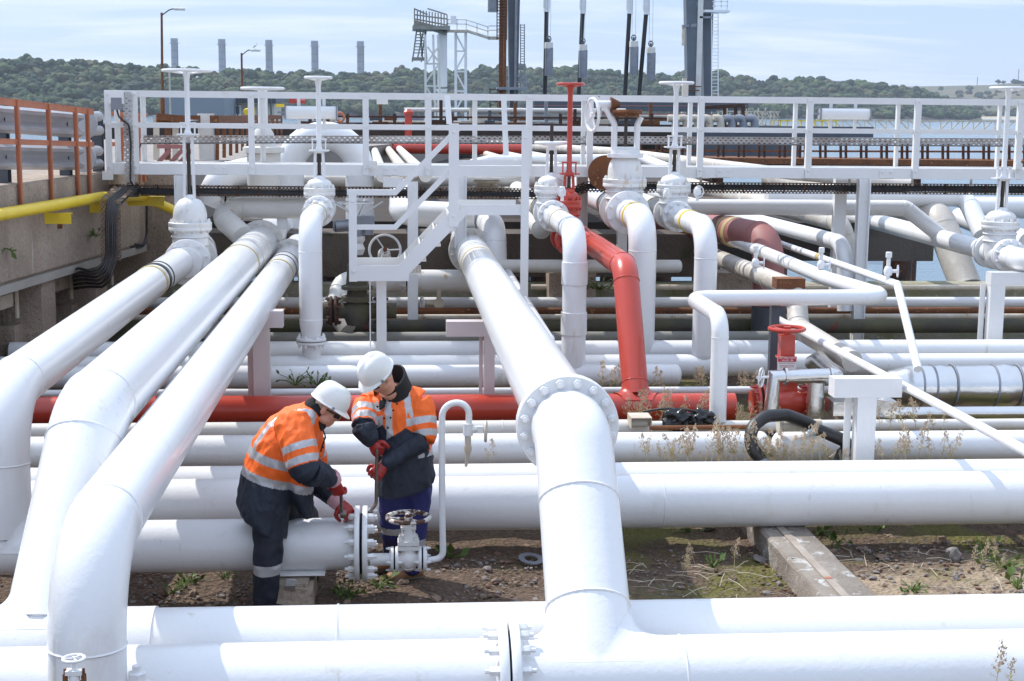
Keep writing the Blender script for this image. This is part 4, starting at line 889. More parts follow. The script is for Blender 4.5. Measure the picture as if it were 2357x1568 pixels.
# ---- cable trays
def perf(name,base,sx,sz,fill):
    """punched sheet: slots cut by transparency in a brick pattern along x and z"""
    m=mat(name,base,.6,.2,var=((base[0]*.55,base[1]*.45,base[2]*.4),3,.9));nt=m.node_tree;N=nt.nodes;L=nt.links
    g=N.new('ShaderNodeNewGeometry');sp=N.new('ShaderNodeSeparateXYZ');L.new(g.outputs['Position'],sp.inputs[0])
    def op(k,a,b=None):
        q=N.new('ShaderNodeMath');q.operation=k
        for i,v in((0,a),(1,b)):
            if v is None:continue
            if isinstance(v,(int,float)):q.inputs[i].default_value=v
            else:L.new(v,q.inputs[i])
        return q.outputs[0]
    rx_=op('MULTIPLY',op('ADD',sp.outputs[0],sp.outputs[1]),1/sx);rz=op('MULTIPLY',sp.outputs[2],1/sz)
    row=op('MODULO',op('FLOOR',rz),2);xx=op('ADD',rx_,op('MULTIPLY',row,.5))
    fx_=op('ABSOLUTE',op('SUBTRACT',op('FRACT',xx),.5));fz=op('ABSOLUTE',op('SUBTRACT',op('FRACT',rz),.5))
    hole=op('MULTIPLY',op('LESS_THAN',fx_,fill/2),op('LESS_THAN',fz,.22))
    tr=N.new('ShaderNodeBsdfTransparent');mx=N.new('ShaderNodeMixShader');L.new(hole,mx.inputs[0]);b=N['Principled BSDF'];L.new(b.outputs[0],mx.inputs[1]);L.new(tr.outputs[0],mx.inputs[2]);L.new(mx.outputs[0],N['Material Output'].inputs[0])
    return m
M['perf_g']=perf('punched_galvanised_tray',(.52,.52,.52),.075,.034,.42)
M['perf_d']=perf('punched_rusty_tray',(.24,.17,.115),.05,.030,.55)
def tray(label,pts,w,mt,Y_off=0,cables=0,cm='blk'):
    t=thing('cable_tray',label,'cable tray');m=MB()
    for a,b in zip(pts[:-1],pts[1:]):
        m.beam(a,b,.002,w);
        for s in(-1,1):m.beam(V(a)+V((0,-.02,s*w/2)),V(b)+V((0,-.02,s*w/2)),.04,.003)
    m.build('tray',M[mt],t);return t
Yt=20.95;t=tray('pale punched cable tray along the back of the railing',[W(330,321,Y=Yt),W(1300,322,Y=Yt),W(2420,328,Y=Yt)],.105,'perf_g')
z0=W(330,329,Y=Yt);m=MB();m.tube([W(318,345,Y=Yt),W(325,331,Y=Yt),W(700,329,Y=Yt-.03),W(1500,332,Y=Yt-.03),W(2400,337,Y=Yt-.03)],.009,6);m.build('cable',M['blk'],t)
Yd=20.7
dt=[(252,437),(1310,447),(1350,430),(1470,431),(2420,437)]
t=tray('dark rusty cable tray full of black cables, crossing below the walkway',[W(x,y,Y=Yd) for x,y in dt],.15,'perf_d')
for i in range(7):
    m=MB();o=(i-3)*2.6;pts=[W(x,y+o*.52+random.uniform(-.6,.6),Y=Yd-.03-random.uniform(0,.02)) for x,y in dt];pts[0]=W(256,440+o*.52,Y=Yd-.05)
    ex=[]
    for a,b in zip(pts[:-1],pts[1:]):
        n=max(1,int((b-a).length/.45));ex+=[a.lerp(b,k/n)+V((0,random.uniform(-.008,0),random.uniform(-.006,.006))) for k in range(n)]
    m.tube(ex+[pts[-1]],.013,7);m.build('cable',M['blk'],t)
import bisect
for k in range(46):
    x=270+k*46.5
    for a,b in zip(dt[:-1],dt[1:]):
        if a[0]<=x<=b[0]:y=a[1]+(b[1]-a[1])*(x-a[0])/(b[0]-a[0]);MB().box(W(x,y,Y=Yd-.065),(.016,.01,.15)).build('strap',M['drust'],t)
for px in(1613,1955,2100,2235,2320):
    a=W(px,405,Y=Yd-.02);b=W(px,438,Y=Yd-.02);MB().box((a+b)/2,(.035,.006,a.z-b.z+.06)).build('hanger',M['worn'],t)
# ---- cables sweeping down at left
t=thing('cable_riser','rusty vertical cable tray with thick black cables curving down by the concrete wall','cable tray')
m=MB();m.beam(W(254,462,Y=19.35),W(256,602,Y=19.25),.26,.003,up=(0,1,0));m.beam(W(254,462,Y=19.35),W(284,434,Y=20.1),.24,.003,up=(0,1,0));m.beam(W(284,434,Y=20.1),W(310,434,Y=20.7),.2,.003,up=(0,1,0))
m.build('tray',M['perf_d'],t)
def WPn0(px,py,off):
    d=W(px,py,Y=10)-V((0,0,H));d/=10;t_=(-4.5-.143*16.8+off)/(d.x-.143*d.y);return V((d.x*t_,d.y*t_,H+d.z*t_))
for i in range(6):
    o=i*4.4;P=[W(318,432+o*.85,Y=20.6),W(284+o*.5,431+o*.9,Y=20.0),W(247+o,462+o*.8,Y=19.25),W(245+o*1.05,520,Y=19.2),W(246+o*1.0,592,Y=19.15),W(222+o*1.2,628+o*1.5,Y=19.0),WPn0(182+o,618+o*1.9,.12),WPn0(158,622+o*2,-.45)]
    m=MB();m.tube(P,.019,9,fil=.2);m.build('cable',M['brn' if i%2 else 'blk'],t)
for i in range(2):
    o=i*6;MB().tube([W(360,425,Y=22),W(338,452+o,Y=22),W(338,540,Y=22),W(330,565+o,Y=21.8),W(290,560+o,Y=21.6)],.018,8,fil=.15).build('cable',M['blk'],t)
# conduit strip and junction box on the left end
t=thing('junction_box','small grey and white junction boxes on the left rail end with a hanging cable','junction box')
a=W(268,224,Y=YF-.06);MB().box(a,(.2,.08,.17)).build('white_box',M['clean'],t)
a=W(270,234+7,Y=YF-.06);MB().box(W(269,239,Y=YF-.07),(.14,.07,.16)).build('grey_box',M['galv'],t)
m=MB();m.box((W(296,318,Y=YF-.05).x,YF-.05,(W(296,212,Y=YF).z+W(296,425,Y=YF).z)/2),(.125,.012,W(296,212,Y=YF).z-W(296,425,Y=YF).z));m.build('conduit_strip',M['perf_g'],t)
MB().tube([W(268,250,Y=YF-.08),W(274,270,Y=YF-.09),W(297,288,Y=YF-.09),W(301,330,Y=YF-.08),W(300,420,Y=YF-.08),W(318,434,Y=YF)],.012,8,fil=.08).build('cable',M['blk'],t)
# small boxes on rails
for x,y,Y,w,h,lb in((880,228,YR,26,24,'small white switch box on the back rail left of the stair rail'),(1565,379,YF,28,15,'small white box on the toe channel right of the largest valve'),(858,379,YF,20,16,'small white box on the toe channel above the stair foot'),(2345,383,YF,16,14,'rust spotted white box on the toe channel at the right edge'),(905,430-10,20.1,46,22,'white sheet plate fixed below the walkway near the stair foot'),(248,404,YF-.05,24,20,'loose white plate below the left end of the walkway')):
    k=mpp(W(x,y,Y=Y));MB().box(W(x,y,Y=Y-.05 if Y<21 else Y),(w*k,.03,h*k)).build('rail_box',M['rusty_white'],None,30,lb,'box')
# ---- worker's valve and gooseneck
Yv=10.3;p=W(940,1287,Y=Yv);k=mpp(p)
t=thing('gate_valve','small rusty white gate valve with flaking handwheel before the standing worker','valve',None,tuple(p))
MB().lathe((-.085,0,0),(1,0,0),[(.045,0),(.05,.02),(.07,.05),(.082,.085),(.07,.12),(.05,.15),(.045,.17)],20).lathe((0,0,-.085),(0,0,1),[(.03,0),(.055,.02),(.06,.09),(.056,.17),(.05,.20)],20).build('body',M['rusty_white'],t)
for s in(-1,1):flange(t,(s*.1,0,0),(1,0,0),.093,.02,4,.012,M['clean'],gap=.012,hb=.024)
zz=lambda y:W(940,y,Y=Yv).z-p.z
m=MB();z=zz(1252);
for dz in(0,.034):m.box((0,0,z+dz-.02),(.155,.12,.028))
m.lathe((0,0,z),(0,0,1),[(.05,0),(.045,.05),(.03,.11),(.028,.2)],16)
for sx in(-1,1):
    for sy in(-1,1):m.hexbolt((sx*.058,sy*.04,z+.03),(0,0,1),.013,.022)
m.build('bonnet',M['rusty_white'],t)
m=MB()
for zq in(zz(1215),zz(1232)):m.box((0,0,zq),(.11,.05,.016))
for s in(-1,1):m.cyl((s*.042,0,zz(1240)),(s*.042,0,zz(1208)),.008,n=8).hexbolt((s*.042,0,zz(1210)),(0,0,1),.013,.016)
m.box((0,0,zz(1215)),(.045,.045,.16)).build('gland',M['rusty_white'],t)
M['flake']=mat('flaking_white_paint_over_rust',(.66,.63,.58),.6,spots=[((.085,.035,.02),14,.50,.03)],bump=(40,.4))
m=MB();wheel(m,(0,0,zz(1191)),(0,0,1),.168,.017,3,drop=.01);m.hexbolt((0,0,zz(1188)),(0,0,1),.02,.02);m.build('handwheel',M['flake'],t)
stub=MB().cyl((xw+.06,Yv,p.z),(p.x-.12,Yv,p.z),.046,n=20).build('white_pipe',M['clean'],None,35,'short thin stub pipe between the blind flange and the small rusty valve','pipe')
t=thing('sample_line','thin white gooseneck pipe rising from the small valve to a drooping sample tap','pipe')
pts=[W(985,1290,Y=Yv),W(1020,1285,Y=Yv),W(1018,1190,Y=Yv),W(1017,1000,Y=Yv),W(1018,930,Y=Yv),W(1080,925,Y=Yv),W(1079,990,Y=Yv)]
MB().tube(pts,.0235,16,fil=[.15,None,None,.1,.1]).build('pipe',M['clean'],t)
MB().tube([W(1078,975,Y=Yv),W(1077,1002,Y=Yv)],.036,14).cyl(W(1080,990,Y=Yv),W(1098,988,Y=Yv),.03,.022,n=12).box(W(1104,989,Y=Yv),(.05,.03,.05)).build('tap_body',M['clean'],t)
m=MB();wheel(m,W(1118,993,Y=Yv),(1,-.1,0),.08,.010,4);m.cyl(W(1098,989,Y=Yv),W(1120,993,Y=Yv),.009,n=8);m.build('handwheel',M['cream'],t)
MB().tube([W(1077,1002,Y=Yv),W(1077,1038,Y=Yv),W(1075,1062,Y=Yv),W(1072,1074,Y=Yv)],[.024,.022,.013,.011],10).lathe(W(1077,1025,Y=Yv),(0,0,-1),[(.026,0),(.028,.03),(.026,.045)],8).build('nozzle',M['cream'],t)
# ---- red fire valve with sign
Yr=14.9;p=W(1805,925,Y=Yr);t=thing('fire_valve','red fire main valve with handwheel and a red and white sign','valve',None,tuple(p));zz=lambda y:W(1805,y,Y=Yr).z-p.z
MB().lathe((-.35,0,0),(1,0,0),[(.13,0),(.10,.05),(.10,.12),(.16,.25),(.18,.35),(.16,.45),(.1,.58),(.1,.65)],24).box((0,0,zz(880)*.5),(.22,.2,zz(870))).build('body',M['red'],t)
for s in(-1,1):flange(t,(s*.26,0,0),(1,0,0),.19,.03,10,.017,M['red'],gap=.03,hb=.03)
MB().box((0,0,(zz(865)+zz(770))/2),(.15,.13,zz(770)-zz(865))).lathe((0,0,zz(865)),(0,0,1),[(.16,-.05),(.16,.0),(.1,.03)],16).box((0,0,zz(822)),(.19,.15,.02)).build('stem_housing',M['red'],t)
m=MB();wheel(m,(0,0,zz(757)),(0,0,1),.20,.021,5,drop=.02);m.cyl((0,0,zz(770)),(0,0,zz(752)),.035,n=10);m.build('handwheel',M['red'],t)
a=W(1791,821,Y=Yr-.12);b=W(1832,864,Y=Yr-.12);sc_=(b.x-a.x)
sg=thing('warning_sign','red over white sign reading SEM FIRE MAIN VALVE 156 on the red valve','sign',None,((a.x+b.x)/2,Yr-.115,(a.z+b.z)/2))
MB().box((0,0,0),(sc_,.006,a.z-b.z)).build('plate',mat('white_sign_plate',(.72,.70,.70),.4),sg)
MB().box((0,-.005,(a.z-b.z)*.36),(sc_*.99,.004,(a.z-b.z)*.28)).build('red_panel',mat('sign_red',(.55,.03,.03),.4),sg)
def text(s,size,loc,mt,parent,name='lettering',rot=(pi/2,0,0)):
    c=bpy.data.curves.new(name,'FONT');c.body=s;c.size=size;c.align_x='CENTER';c.align_y='CENTER';c.extrude=.001
    o=bpy.data.objects.new(name,c);COL.objects.link(o)
    dg=bpy.context.evaluated_depsgraph_get();me=bpy.data.meshes.new_from_object(o.evaluated_get(dg));bpy.data.objects.remove(o)
    o=bpy.data.objects.new(name,me);COL.objects.link(o);me.materials.clear();me.materials.append(mt);o.parent=parent;o.location=loc;o.rotation_euler=rot;return o
M['ink_w']=mat('sign_white_ink',(.8,.8,.8),.5);M['ink_r']=mat('sign_red_ink',(.5,.08,.08),.5)
hh=a.z-b.z
text('SEM FIRE MAIN',hh*.135,(0,-.009,hh*.425),M['ink_w'],sg);text('VALVE 156',hh*.135,(0,-.009,hh*.295),M['ink_w'],sg)
text('Isolation Valve to SLNG FIRE Main',hh*.062,(0,-.005,.14*hh),M['ink_r'],sg);text('Important: Liaise with SLNG',hh*.066,(0,-.005,.02*hh),M['ink_r'],sg);text('to open SLNG Secondary Valve',hh*.06,(0,-.005,-.05*hh),M['ink_r'],sg)
pst=W(1780,800,Y=15.5);MB().box((pst.x,15.5,.75),(.09,.09,1.5)).build('steel_post',M['dgalv'],None,30,'dark grey square post just left of the red fire valve','post')
p=W(1755,868,Y=14.1);t=thing('small_valve','small white side valve at the left end of the silver pipe','valve',None,tuple(p))
m=MB();wheel(m,(-.02,-.03,0),(1,-.6,0),.10,.009,5);m.cyl((-.07,-.04,0),(.06,0,0),.014,n=8);m.build('handwheel',M['clean'],t)
# ================= left concrete wall, rails, quay =================
WX0,WY0,WS=-4.5,16.8,.143
wx=lambda Y:WX0+WS*(Y-WY0)
def WPn(px,py,off=0):
    """point of the photo on the wall face (off metres proud of it)"""
    d=W(px,py,Y=10)-V((0,0,H));d/=10
    # X=wx(Y)+off ; X=d.x t, Y=d.y t
    t=(WX0-WS*WY0+off)/(d.x-WS*d.y);return V((d.x*t,d.y*t,H+d.z*t))
wd=V((WS,1,0)).normalized();wn=V((1,-WS,0)).normalized()
def wbox(m,Y0,Y1,z0,z1,o0,o1):
    a,b=[V((wx(Y),Y,0)) for Y in(Y0,Y1)];vs=[]
    for z in(z0,z1):
        for p,o in((a,o0),(b,o0),(b,o1),(a,o1)):vs.append(V((p.x+o,p.y,z)))
    m.add(vs,[(3,2,1,0),(4,5,6,7),(0,1,5,4),(1,2,6,5),(2,3,7,6),(3,0,4,7)])
M['stain']=M['conc']
t=thing('concrete_wall','stained concrete quay wall with a deep beam on piers along the left side','wall')
m=MB();wbox(m,7,22.2,1.50,2.58,-1.2,0);wbox(m,7,22.2,1.40,1.50,-1.15,-.05)
m.build('beam',M['conc'],t)
m=MB();wbox(m,7,22.2,1.36,1.46,-.1,.012);m.build('drip_edge',M['lconc'],t)
for Y0,Y1 in((9.6,10.4),(13.2,13.9),(16.4,16.95),(18.3,18.75),(20.2,20.65)):
    m=MB();wbox(m,Y0,Y1,-.2,1.40,-.9,-.06);wbox(m,Y0-.25,Y1+.15,.2,.85,-.9,-.30);m.build('pier',M['conc'],t)
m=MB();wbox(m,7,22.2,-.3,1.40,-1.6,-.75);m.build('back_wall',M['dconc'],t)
m=MB();m.box((-4.6,22.9,1.1),(2.9,1.2,2.9));m.build('end_wall',M['conc'],t)
for Y0,Y1 in((17.2,18.1),(19.0,19.9),(20.9,21.5)):
    m=MB();wbox(m,Y0,Y1,1.10,1.26,-.3,-.28);wbox(m,Y1-.1,Y1-.03,.95,1.4,-.26,-.24);m.build('steel_bracket',M['cream'],t)
m=MB()
for px,py in((165,705),(455/3.4,520)):
    p=WPn(px,py*0+ (520 if px<160 else 470),.0);m.cyl(p-V((.1,0,0)),p+V((.05,0,0)),.035,n=10)
m.build('drain_pipe',M['rust'],t)
# quay road behind the wall
m=MB();Y0,Y1=6,70
m.add([(wx(Y0)-9,Y0,2.56),(wx(Y0)-.05,Y0,2.56),(wx(23)-.05,23,2.56),(wx(Y1)+1.2,Y1,2.3),(wx(Y1)-9,Y1,2.3),(wx(23)-9,23,2.56)],[(0,1,2,5),(5,2,3,4)])
m.add([(wx(23)-.05,23.4,1.2),(wx(Y1)+1.2,Y1,1.2),(wx(Y1)+1.2,Y1,2.3),(wx(23)-.05,23.4,2.55)],[(0,1,2,3)])
m.build('quay_road',M['quay'],None,0,kind='structure')
# crash barrier
t=thing('crash_barrier','galvanised double crash barrier on grey posts along the quay edge at left','barrier')
for px,yt,yb in((10,238,428),(153,250,415),(228,257,408)):
    p=WPn(px,yb,-.28);h=WPn(px,yt,-.28).z-p.z
    m=MB();m.box(p+V((0,0,h/2)),(.02,.17,h),Matrix.Rotation(.0,3,'Z'));
    for s in(-1,1):m.box(p+V((0,s*.085,h/2)),(.13,.014,h))
    m.box(p+V((0,0,.01)),(.26,.26,.02))
    m.build('post',M['dgalv'],t)
def wbeam(px0,px1,ya,yb,ya1,yb1):
    a0,a1=WPn(px0,ya,-.20),WPn(px0,yb,-.20);b0,b1=WPn(px1,ya1,-.20),WPn(px1,yb1,-.20)
    prof=[(0,0),(.12,.07),(.25,.075),(.38,.0),(.5,-.02),(.62,0),(.75,.075),(.88,.07),(1,0)];m=MB();vs=[]
    N=2
    for A0,A1 in((a0,a1),(b0,b1)):
        for f,o in prof:vs.append(A0.lerp(A1,f)+V((o,0,0)))
    k=len(prof);m.add(vs,[(i,i+1,k+i+1,k+i) for i in range(k-1)])
    return m.build('beam',M['galv2'],t)
wbeam(-60,182,238,302,258,318);wbeam(-60,182,330,390,337,392)
for y0,y1 in((252,318),(335,395)):
    m=MB();a=WPn(190,y0,-.22);b=WPn(190,y1,-.22)
    m.lathe(V((a.x,a.y,(a.z+b.z)/2)),(.35,1,0),[(abs(a.z-b.z)*.55,0),(abs(a.z-b.z)*.55,.02),(abs(a.z-b.z)*.5,.05)],20)
    for f in(.25,.75):m.tube([V((a.x,a.y,a.z+(b.z-a.z)*f)),V((a.x,a.y,a.z+(b.z-a.z)*f))+V((.12,.45,0)),V((a.x,a.y,a.z+(b.z-a.z)*f))+V((.05,.6,0))],.07,10)
    m.build('end_terminal',M['galv2'],t)
# orange railing
t=thing('orange_railing','faded orange angle iron railing fixed to the face of the left concrete wall','railing')
R0=[(-40,220,500),(52,230,475),(123,240,462),(184,249,455),(211,254,449)]
for px,yt,yb in R0:
    a=WPn(px,yt,.05);b=WPn(px,yb,.05);m=MB();m.ell(V((b.x,b.y,b.z)),V((b.x,b.y,a.z)),.06,.06,.01,up=(0,1,0));m.box((b.x-.01,b.y,(a.z+b.z)/2),(.012,.055,a.z-b.z));m.build('post',M['orange'],t)
for yy0,yy1,h in((230,258,.075),(328,333,.06)):
    a=WPn(-60,yy0-4,.03);b=WPn(215,yy1,.03);m=MB();m.beam(a,b,.014,h);m.beam(a+V((-.02,0,h/2)),b+V((-.02,0,h/2)),.06,.01);m.build('rail',M['orange'],t)
t=thing('orange_railing','orange railing posts beyond the end of the crash barrier at left','railing')
for x,ya,yb in((284,265,425),(322,265,440),(335,290,420)):
    p=W(x,yb,Y=22.0);q=W(x,ya,Y=22.0);MB().ell(p,q,.06,.06,.012,up=(0,1,0)).build('post',M['orange'],t)
a=W(255,262,Y=22);b=W(340,266,Y=22);MB().beam(a,b,.02,.06).build('rail',M['orange'],t)
a=W(255,332,Y=22);b=W(330,333,Y=22);MB().beam(a,b,.02,.06).build('rail',M['orange'],t)
# yellow pipe
t=thing('yellow_pipe','bright yellow pipe carried on yellow brackets along the concrete wall','pipe')
pp=[WPn(-60,504,.16),WPn(60,484,.16),WPn(232,454,.16),W(330,452,Y=20.9),W(400,485,Y=22.05),W(430,500,Y=22.1)]
MB().tube(pp,.07,20,fil=.2).build('pipe',M['yellow'],t)
for px,y in((110,497),(213,473),(330,458)):
    p=WPn(px,y,.0) if px<300 else W(px,y,Y=21.0);m=MB();m.box(p+V((.05,-.1,-.03)),(.5,.02,.12)).box(p+V((.05,-.06,.035)),(.5,.10,.012));m.build('bracket',M['yellow'],t)
# wall plants
M['leaf']=mat('green_leaves',(.07,.12,.02),.6,var=((.12,.17,.03),9,1))
def leafy(name,label,pos,n,rad,size,mt='leaf',up=.6,cat='plant',group=None,drop=False):
    m=MB();rnd=random.Random(hash(label)%9999 if 0 else sum(map(ord,label)))
    for i in range(n):
        a=rnd.uniform(0,2*pi);e=rnd.uniform(.1,1.0)*up;d=V((cos(a)*cos(e),sin(a)*cos(e),sin(e)));l=rad*rnd.uniform(.4,1)
        p=d*l;m.tube([(0,0,0),p*.6+V((0,0,.1*rad)),p],.004,4,caps=False)
        s=d.cross(V((rnd.uniform(-1,1),rnd.uniform(-1,1),rnd.uniform(-1,1)))).normalized();u=d*.8+V((0,0,-.5 if rnd.random()<.5 else .4));sz=size*rnd.uniform(.6,1.2)
        m.add([p,p+u*sz*.5+s*sz*.32,p+u*sz*1.1,p+u*sz*.5-s*sz*.32],[(0,1,2,3)])
    o=m.build(name,M[mt],None,0,label,cat,group);o.location=pos;return o
leafy('wall_plant','small green plant sprouting from the wall by the cable bend',WPn(222,545,.08),16,.16,.09)
leafy('wall_plant','tuft of green moss plant on the wall face at far left',WPn(15,572,.04),14,.08,.07,up=-.8)
leafy('wall_plant','ferny green plant growing behind the red riser',W(1382,668,Y=20.9),40,.34,.10)
# ================= rear slab, kerb =================
m=MB();zt=W(1000,536,Y=22.6).z;zb_=.95
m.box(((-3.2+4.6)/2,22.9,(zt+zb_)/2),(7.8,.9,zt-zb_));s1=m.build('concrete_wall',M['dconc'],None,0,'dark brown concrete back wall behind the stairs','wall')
x0,x1=W(1985,600,Y=27.5).x,W(2152,600,Y=27.5).x
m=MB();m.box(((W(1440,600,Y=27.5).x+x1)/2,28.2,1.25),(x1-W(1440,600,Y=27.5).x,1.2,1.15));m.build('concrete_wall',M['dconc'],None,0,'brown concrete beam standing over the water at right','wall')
m=MB();m.box((4.6,22.42,.40),(19.0,.40,.94));m.build('kerb_wall',M['mossconc'],None,0,'mossy pale concrete kerb wall between the pipes and the water','wall')
for px,y in((1315,650),(1690,640)):
    p=W(px,y+8,Y=21.8);MB().box((p.x,21.9,.55),(.7,.5,1.1)).build('concrete_block',M['conc'],None,20,'concrete plinth block left of the red riser foot' if px<1500 else 'concrete plinth block under the pale lagged pipe','block')
# ================= jetty with pipe track =================
t=thing('jetty','rusty steel jetty with rails and a pipe track reaching out behind the walkway','jetty')
m=MB();m.box((2.2,42,1.35),(11.5,34,.5));m.box((2,61,2.2),(28,4,1.1));m.build('deck',M['deep'],t)
for x in(-3,0,3,6,9,13):
    for Y in(30,40,50,60):MB().cyl((x*.8 if Y<55 else x*1.0,Y,-6),(x*.8 if Y<55 else x,Y,1.2),.3,n=12).build('pile',M['drust'],t)
def hrail(m,pts,Y,w=.07):
    for a,b in zip(pts[:-1],pts[1:]):m.beam(W(*a,Y=Y),W(*b,Y=Y),w,w)
m=MB();hrail(m,[(690,268),(1580,273)],58);hrail(m,[(690,283),(1720,290)],58,.06)
for x in(755,800,908,1040,1164,1290,1350,1420,1500):m.beam(W(x,262,Y=58),W(x,300,Y=58),.12,.1)
m.build('rail',M['drust'],t)
MB().beam(W(1230,244,Y=88),W(1720,246,Y=88),.5,.6).build('girder',M['dgalv'],t);MB().beam(W(690,308,Y=58),W(1700,312,Y=58),1.0,.30).build('girder',M['deep'],t);m=MB();m.box(W(1480,300,Y=70),(22,1,.5));m.build('girder',M['dgalv'],t)
m=MB();hrail(m,[(1230,243),(1720,244)],86,.05);hrail(m,[(1340,262),(1640,264)],86,.1)
m.build('hand_line',M['red_dull'],t)
for i,(y0,y1,xa,xb,mt,lb) in enumerate(((248,258,930,1440,'worn','pale grey level pipe high on the jetty rail'),(263,276,1075,1700,'greygreen','mossy grey lagged pipe on the jetty below the pale one'),(278,283,860,1450,'cream','thin cream pipe along the jetty'),(284,293,865,1015,'cream','short cream pipe low on the jetty'),(268,278,1260,1600,'cream','long cream pipe on the jetty at centre'))):
    a=W(xa,(y0+y1)/2,Y=60.5);b=W(xb,(y0+y1)/2+ (xb-xa)*.004,Y=60.5);MB().tube([a,b],(y1-y0)/2*mpp(a),14).build('jetty_pipe',M[mt],None,40,lb,'pipe')
for i in range(8):
    x=1555+i*26;P=[W(x-18,273,Y=56),W(x,272,Y=56),W(x,310,Y=56)];MB().tube(P,.15,12,fil=.2).build('pipe_bend',M['cream' if i<5 else 'galv'],None,40,'grey white pipe bend in a row of eight bends on the jetty right of centre','pipe','row of pipe bends on the jetty') if i<8 else 0
for i in range(14):
    rnd=random.Random(i);x=700+i*62+rnd.uniform(-20,20);m=MB();p=W(x,292,Y=59)
    m.box(p,(rnd.uniform(.3,.9),.4,rnd.uniform(.3,.6))).cyl(p,p+V((0,0,rnd.uniform(.6,1.1))),.07,n=8).box(p+V((.4,0,.3)),(.5,.2,.12));m.build('jetty_fitting',M[['drust','cream','dgalv','rust','galv'][i%5]],t)
p=W(940,285,Y=57);MB().cyl(p-V((0,0,.5)),p+V((0,0,.35)),.14,n=10).lathe(p+V((0,0,.35)),(0,0,1),[(.2,0),(.2,.1),(.1,.2)],10).box(p+V((-.3,0,-.1)),(.6,.12,.12)).build('hydrant',M['red'],None,40,'red hydrant standpipe on the jetty left of the stairs','hydrant')
p=W(672,238,Y=52);MB().cyl(p,p+V((0,0,.24)),.08,n=10).cyl(p+V((-.1,0,.1)),p+V((.45,0,.06)),.08,n=10).lathe(p+V((0,0,.18)),(0,0,1),[(.13,0),(.14,.06),(.08,.12)],10).build('hydrant',M['red'],None,40,'red fire monitor above the left lamp box','hydrant')
p=W(783,270,Y=54);m=MB();m.torus(p,(.5,1,.1),.16,.045,20,8);m.build('lifebuoy',M['orange'],None,40,'orange lifebuoy on the jetty rail beside the left lamp box','lifebuoy')
p=W(700,225+12,Y=50);MB().box(W(609+52,249-24,Y=50),(.05,.05,.05)).build('bolt_head',M['galv'],t)
MB().box(W(645,243,Y=24),(.13,.02,.05)).build('warning_plate',M['yellow'],None,30,'small yellow plate beside the left lamp box','sign')
# right hand jetty trestle over the water
t=thing('jetty','long rusty jetty trestle crossing the water at right below the rail','jetty');Yt_=46
a,b=W(1440,362,Y=Yt_),W(2480,382,Y=Yt_)
m=MB();m.beam(W(1440,366,Y=Yt_),W(2480,376,Y=Yt_),1.8,.18);m.build('deck',M['rust'],t)
m=MB();m.beam(W(1440,384,Y=Yt_),W(2480,393,Y=Yt_),1.4,.16)
for k in range(46):
    x=1450+k*23;y=374+(x-1440)*.0097;m.beam(W(x,y,Y=Yt_),W(x+12,y+14,Y=Yt_),.1,.2);m.beam(W(x+23,y,Y=Yt_),W(x+12,y+14,Y=Yt_),.1,.2)
m.build('truss',M['drust'],t)
m=MB();m.beam(W(1440,325,Y=Yt_),W(2480,326,Y=Yt_),.05,.06);m.beam(W(1440,347,Y=Yt_),W(2480,350,Y=Yt_),.05,.06);m.build('rail',M['rust'],t)
for k in range(22):
    for o in(0,12):
        x=1465+k*47+o;MB().beam(W(x,325,Y=Yt_),W(x,368,Y=Yt_),.07,.07).build('post',M['drust'],t)
for x in(1500,1800,2100,2400):
    p=W(x,395,Y=Yt_);MB().cyl(p,(p.x,p.y,-6),.28,n=12).build('pile',M['drust'],t)
m=MB();p=W(1700,340,Y=52);m.box(p,(4,2,1.3));m.build('cabin_block',M['dgalv'],t)
# far white walkway bridge
t=thing('footbridge','far pale grey lattice walkway bridge low over the water at right','bridge');Yb_=170
m=MB();m.beam(W(1880,276,Y=Yb_),W(2500,281,Y=Yb_),.2,.25);m.beam(W(1880,298,Y=Yb_),W(2500,302,Y=Yb_),1.2,.25)
for k in range(24):
    x=1890+k*25;m.beam(W(x,298,Y=Yb_),W(x,276,Y=Yb_),.10,.10);m.beam(W(x,298,Y=Yb_),W(x+(22 if k>10 else -22),277,Y=Yb_),.11,.11)
m.build('lattice',M['cream'],t)
MB().box(W(1800,307,Y=120),(9,3,.9)).build('pontoon',M['dgalv'],None,30,'dark floating pontoon beyond the trestle','pontoon')
m=MB()
for x in range(1780,1930,16):m.beam(W(x,278,Y=118),W(x,300,Y=118),.1,.1)
m.beam(W(1780,278,Y=118),W(1930,278,Y=118),.1,.1);m.build('yellow_handrail',M['yellow'],None,0,'yellow handrail on the pontoon','railing')
# scaffold
t=thing('scaffold','bare steel scaffolding on the jetty right of the grey tower','scaffold');m=MB();rnd=random.Random(3);Ysc=75
for k in range(16):
    x=1655+k*9+rnd.uniform(-2,2);m.beam(W(x,rnd.uniform(248,262),Y=Ysc+k%3),W(x,320,Y=Ysc+k%3),.055,.055)
for y in(256,268,287,300):m.beam(W(1650,y,Y=Ysc),W(1795,y+2,Y=Ysc),.055,.055)
for k in range(14):
    x=1690+k*7.3;m.beam(W(x,257,Y=Ysc),W(x+7,268,Y=Ysc),.05,.05)
for k in range(5):m.beam(W(1660+k*25,312,Y=Ysc),W(1680+k*25,275,Y=Ysc),.05,.05)
m.build('tubes',M['cream'],t)
t=thing('steel_portal','dark rusty steel portal frame before the scaffolding','frame');m=MB()
for x in(1617,1668,1693,1710):m.beam(W(x,247,Y=66),W(x,300,Y=66),.14,.14)
m.beam(W(1605,249,Y=66),W(1713,243,Y=66),.2,.16);m.build('frame',M['drust'],t)
